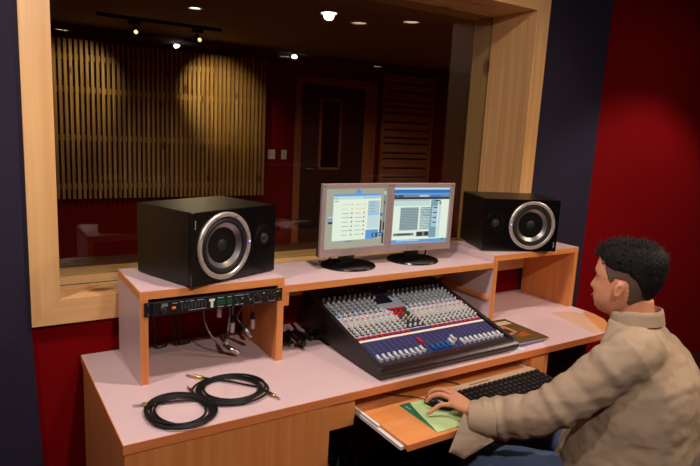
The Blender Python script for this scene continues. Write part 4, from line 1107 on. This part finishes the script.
# tufts
def tuft(p, d, L, r):
    d = d.normalized(); q = frame_at(p, d)
    t_ = B(); n = 5
    base = [t_.verts.new((r * math.cos(2 * PI * k / n), r * math.sin(2 * PI * k / n), 0)) for k in range(n)]; tip = t_.verts.new((0, 0, L))
    for k in range(n): t_.faces.new((base[k], base[(k + 1) % n], tip))
    t_.faces.new(base[::-1]); merge(b, t_, 0, q)
for _ in range(2200):
    r = random.choice(rows); t = random.uniform(0, 2 * PI)
    if r[0] < 0.035 or hair_off(r, t) < 0.004: continue
    if r[0] < 0.06 and math.sin(t) > 0.5: continue
    z = r[0]; top = max(0, min(1, (z - 0.03) / 0.07))
    base = head_point(r, t, 0.004 + 0.009 * top); base.z += 0.004 * max(0, (z - 0.075) / 0.043)
    c = Vector((base.x, base.y - 0.0, base.z + 0.02)).normalized()
    d = (c + Vector((random.uniform(-.5, .5), random.uniform(-.3, .6) + 0.25, random.uniform(-.2, .4))))
    tuft(HP @ base, HP.to_3x3() @ d, random.uniform(0.012, 0.026) * (0.4 + 0.8 * top), 0.0030)
obj('hair', b, M_hair, man, True, 80)
# faded sides: very short dark stubble patch is a thin cap on the temple and nape
b = B(); rings = []
for r in rows:
    if r[0] > 0.060 or r[0] < -0.088: continue
    ring = []
    for t in angles(ng):
        a_ = math.degrees(math.asin(max(-1, min(1, math.sin(t)))))
        kk = max(0.0, min(1.0, (r[0] - pw(a_, HAIR2)) / 0.010))
        ring.append(tuple(HP @ head_point(r, t, -0.004 + 0.0052 * kk + 1e-5)))
    rings.append(ring)
loft(b, rings); obj('short_sides', b, mat('hair_fade', srgb(92, 68, 56), 0.7, noise=(200, 0.3)), man, True, 80)
for sx in (-1, 1):
    b = B(); P = [HP @ Vector((sx * xx, yy, zz)) for xx, yy, zz in ((0.016, 0.0965, 0.020), (0.030, 0.094, 0.025), (0.046, 0.085, 0.021))]
    tube(b, smoothpath(P, 4), [0.0016, 0.002, 0.0026, 0.003, 0.003, 0.0028, 0.0024, 0.002, 0.0012], 6); obj('eyebrow', b, M_hair, man)
    b = B(); bmesh.ops.create_uvsphere(b, u_segments=16, v_segments=10, radius=0.0105, matrix=HP @ Matrix.Translation((sx * 0.030, 0.0680, 0.001))); e = obj('eye', b, M_white, man, True, 180)
    b = B(); bmesh.ops.create_uvsphere(b, u_segments=12, v_segments=8, radius=0.0052, matrix=HP @ Matrix.Translation((sx * 0.030, 0.0745, 0.001))); obj('iris', b, M_hair, e, True, 180)
b = B(); P = [HP @ Vector((x, 0.0965 - 6.0 * x * x, -0.0675)) for x in (-0.020, -0.010, 0, 0.010, 0.020)]
tube(b, P, [0.0015, 0.003, 0.0035, 0.003, 0.0015], 6); obj('lips', b, mat('lips', srgb(176, 100, 86), 0.5), man, True)

# jacket
b = B()
JS = [(0.500, 0.055, 0.228, 0.222), (0.56, 0.052, 0.225, 0.216), (0.64, 0.045, 0.215, 0.202), (0.73, 0.034, 0.206, 0.180), (0.82, 0.025, 0.200, 0.160), (0.88, 0.030, 0.196, 0.150), (0.925, 0.038, 0.186, 0.134), (0.955, 0.048, 0.168, 0.116),
      (0.985, 0.060, 0.140, 0.102), (1.008, 0.070, 0.110, 0.090), (1.026, 0.078, 0.088, 0.082), (1.038, 0.084, 0.080, 0.076)]
loft(b, [ell_ring(0.0 + (HC.x * 0.6 if z > 1.01 else 0), f, z, a, d, 40, 2.35, 0.0) for (z, f, a, d) in JS])
SLp = smoothpath([LS + Vector((0.05, 0.0, -0.02)), LS + Vector((0, 0, -0.01)), LS.lerp(LE, .5) + Vector((0, 0, -0.012)), LE + Vector((0, 0, -0.015)), W2L(1.105, -0.322, 0.712), W2L(1.052, -0.262, 0.690)], 6)
rad = [0.083, 0.082, 0.077, 0.072, 0.066, 0.060]
def radl(P, rad, n=6):
    out = []
    for j in range(len(P)):
        f = j / n; k0_ = min(int(f), len(rad) - 1); k1 = min(k0_ + 1, len(rad) - 1); out.append(rad[k0_] + (rad[k1] - rad[k0_]) * (f - int(f)))
    return out
random.seed(12)
def folds(P, R, amp, freq):
    return [r * (1 + amp * math.sin(freq * j) + random.uniform(-amp, amp) * 0.6) for j, r in enumerate(R)]
tube(b, SLp, folds(SLp, radl(SLp, rad), 0.055, 2.3), 26)
SRp = smoothpath([RS + Vector((-0.05, 0, -0.02)), RS, RS.lerp(RE, .5), RE, RE.lerp(RW_, .5), RE.lerp(RW_, .93)], 6)
tube(b, SRp, folds(SRp, radl(SRp, rad), 0.035, 1.9), 26)
# hem skirt falling over the seat
jacket = obj('jacket', b, M_jacket, man)
finish_remesh(jacket, 0.0055, 5, 0.6)
tx = bpy.data.textures.new('fold_large', 'CLOUDS'); tx.noise_scale = 0.11; tx.noise_depth = 2
d1 = jacket.modifiers.new('folds', 'DISPLACE'); d1.texture = tx; d1.strength = 0.020; d1.mid_level = 0.5; d1.texture_coords = 'LOCAL'
tx2 = bpy.data.textures.new('fold_small', 'CLOUDS'); tx2.noise_scale = 0.045; tx2.noise_depth = 1
d2 = jacket.modifiers.new('small_folds', 'DISPLACE'); d2.texture = tx2; d2.strength = 0.006; d2.mid_level = 0.5; d2.texture_coords = 'LOCAL'
# long oblique folds, in the weave material as bump
nt = M_jacket.node_tree; bs = nt.nodes['Principled BSDF']
tc = nt.nodes.new('ShaderNodeTexCoord'); mp = nt.nodes.new('ShaderNodeMapping'); mp.inputs['Rotation'].default_value = (0.3, 0.7, 0.5); mp.inputs['Scale'].default_value = (5, 6, 11)
nz = nt.nodes.new('ShaderNodeTexNoise'); nz.inputs['Scale'].default_value = 0.8; nz.inputs['Detail'].default_value = 1.5; nz.inputs['Distortion'].default_value = 0.8
bp = nt.nodes.new('ShaderNodeBump'); bp.inputs['Strength'].default_value = 0.42; bp.inputs['Distance'].default_value = 0.045
nt.links.new(tc.outputs['Object'], mp.inputs['Vector']); nt.links.new(mp.outputs['Vector'], nz.inputs['Vector']); nt.links.new(nz.outputs['Fac'], bp.inputs['Height'])
old = bs.inputs['Normal'].links[0].from_socket; nt.links.new(old, bp.inputs['Normal']); nt.links.new(bp.outputs['Normal'], bs.inputs['Normal'])
# collar: standing band folded over
b = B(); rings = []
cc = Vector((HC.x, 0.082, 1.040))
for (dz, ro, dy) in ((0.0, 0.080, 0.0), (0.030, 0.079, 0.006), (0.042, 0.077, 0.008), (0.044, 0.073, 0.010), (0.036, 0.069, 0.010), (0.0, 0.068, 0.006)):
    rings.append([(cc.x + ro * 1.0 * math.cos(t), cc.y + dy + ro * 0.98 * math.sin(t), cc.z + dz - 0.30 * ro * math.sin(t) * (1 if math.sin(t) > 0 else 0.25)) for t in angles(40)])
loft(b, rings, cap=False)
collar = obj('collar', b, M_jacket, man, True, 80)
# open cuff with button
b = B()
c0 = W2L(1.085, -0.305, 0.703); c1 = W2L(1.032, -0.238, 0.692); ax = (c1 - c0).normalized()
upv = Vector((0, 0, 1)); upv = (upv - ax * upv.dot(ax)).normalized(); sd = ax.cross(upv)
rings = []
for q, r1 in ((0, 0.0655), (0.5, 0.064), (1.0, 0.058), (1.0, 0.054), (0.5, 0.059), (0, 0.0605)):
    c = c0.lerp(c1, q); ring = []
    for t in angles(32):
        drop = max(0, -math.cos(t)) ** 3 * 0.030 * q
        ring.append(tuple(c + upv * (math.cos(t) * r1 * 0.90 - drop) + sd * math.sin(t) * r1 + ax * drop * 0.2))
    rings.append(ring)
loft(b, rings, cap=False); cuff = obj('cuff', b, M_jacket, man, True, 80)
# loose cuff flap hanging below the wrist
WF = [W2L(*p) for p in ((1.045, -0.332, 0.651), (0.997, -0.239, 0.714), (0.93, -0.255, 0.604), (0.962, -0.291, 0.59))]
b = B(); nrm = (WF[1] - WF[0]).cross(WF[3] - WF[0]).normalized() * 0.0025
N = 6; g = {}
for i in range(N + 1):
    for j in range(N + 1):
        u, v = i / N, j / N
        p = WF[0].lerp(WF[1], u).lerp(WF[3].lerp(WF[2], u), v) + nrm * 4.0 * math.sin(v * PI) * math.sin(u * 2.5)
        g[i, j, 0] = b.verts.new(p + nrm); g[i, j, 1] = b.verts.new(p - nrm)
for i in range(N):
    for j in range(N):
        b.faces.new((g[i, j, 0], g[i + 1, j, 0], g[i + 1, j + 1, 0], g[i, j + 1, 0])); b.faces.new((g[i, j, 1], g[i, j + 1, 1], g[i + 1, j + 1, 1], g[i + 1, j, 1]))
for k in range(N):
    for (a, c) in (((k, 0), (k + 1, 0)), ((k, N), (k + 1, N)), ((0, k), (0, k + 1)), ((N, k), (N, k + 1))):
        b.faces.new((g[a[0], a[1], 0], g[c[0], c[1], 0], g[c[0], c[1], 1], g[a[0], a[1], 1]))
flap = obj('cuff_flap', b, M_jacket, man, True, 80)
pb = WF[0].lerp(WF[1], 0.6).lerp(WF[3].lerp(WF[2], 0.6), 0.82)
for sgn in (-1, 1):
    b = B(); lathe(b, [(0.0085, 0), (0.0085, 0.002), (0.005, 0.003), (0, 0.002)], 16, 0, frame_at(pb + nrm * sgn * 1.2, nrm * sgn), cap=False)
    obj('button', b, mat('button_horn', srgb(70, 62, 40), 0.35), flap, True)
# jeans
b = B()
loft(b, [ell_ring(0, f, z, a, d, 32) for (z, f, a, d) in ((0.455, 0.0, 0.14, 0.12), (0.48, 0.0, 0.175, 0.145), (0.54, 0.0, 0.175, 0.14), (0.64, 0.0, 0.165, 0.12))])
for sx in (-1, 1):
    hip, kn, an = legpts(sx)
    P = smoothpath([hip + Vector((0, 0.0, 0.0)), hip.lerp(kn, .5), kn, kn + Vector((0, 0.0, -0.09)), kn.lerp(an, .5), an + Vector((0, 0, 0.03))], 5)
    tube(b, P, folds(P, radl(P, [0.096, 0.086, 0.073, 0.070, 0.064, 0.062], 5), 0.02, 2.1), 22)
jeans = obj('jeans', b, M_jean, man); finish_remesh(jeans, 0.007, 4, 0.5)
for sx in (-1, 1):
    hip, kn, an = legpts(sx)
    b = B(); rings = []
    for (yy, ww, hh) in ((-0.075, 0.026, 0.05), (-0.06, 0.034, 0.075), (0.0, 0.038, 0.085), (0.06, 0.042, 0.055), (0.12, 0.045, 0.042), (0.165, 0.036, 0.034), (0.18, 0.018, 0.022)):
        rings.append([(an.x + ww * math.cos(t), an.y + yy, 0.001 + max(0, hh * (0.5 + 0.5 * math.sin(t)))) for t in angles(20)])
    loft(b, rings); obj('shoe', b, M_shoe, man, True, 60)

# ------------------------------------------------------------------ office chair
ch = thing('office_chair', 'black swivel chair the man sits on', 'chair', (PB.x, PB.y, 0.0), PR)
b = B()
rings = [ell_ring(0, 0.03, z, a, d, 36, 4.0) for (z, a, d) in ((0.375, 0.20, 0.20), (0.385, 0.235, 0.235), (0.42, 0.245, 0.245), (0.443, 0.235, 0.235), (0.450, 0.19, 0.19))]
loft(b, rings); obj('seat', b, M_rub, ch, True)
b = B(); rings = []
for (y, a, d) in ((-0.235, 0.14, 0.12), (-0.245, 0.19, 0.17), (-0.270, 0.20, 0.18), (-0.290, 0.18, 0.16)):
    rings.append([(p[0], y - 0.15 * (p[1]) ** 2 * 0, 0.73 + p[1]) for p in ell_ring(0, 0, 0, a, d, 36, 3.5)])
loft(b, rings); obj('backrest', b, mat('chair_back', srgb(24, 34, 36), 0.6), ch, True)
b = B(); tube(b, smoothpath([(0, -0.28, 0.68), (0, -0.30, 0.50), (0, -0.22, 0.37), (0, 0, 0.365)], 5), 0.018, 10); obj('back_support', b, M_rub, ch, True)
b = B(); lathe(b, [(0.028, 0.09), (0.028, 0.24), (0.018, 0.24), (0.018, 0.375)], 18); obj('gas_column', b, M_rub, ch, True)
for k in range(5):
    a = 2 * PI * k / 5 + 0.3; cx, cy = math.cos(a), math.sin(a)
    b = B(); tube(b, [(0.02 * cx, 0.02 * cy, 0.10), (0.15 * cx, 0.15 * cy, 0.095), (0.28 * cx, 0.28 * cy, 0.070)], [0.024, 0.020, 0.014], 10); lg = obj('base_arm', b, M_rub, ch, True)
    b = B(); lathe(b, [(0, -0.022), (0.024, -0.022), (0.028, -0.012), (0.028, 0.012), (0.024, 0.022), (0, 0.022)], 18, 0, frame_at((0.28 * cx, 0.28 * cy, 0.029), (-cy, cx, 0)), cap=False); tube(b, [(0.28 * cx, 0.28 * cy, 0.03), (0.28 * cx, 0.28 * cy, 0.075)], 0.006, 8)
    obj('caster', b, M_black, lg, True)
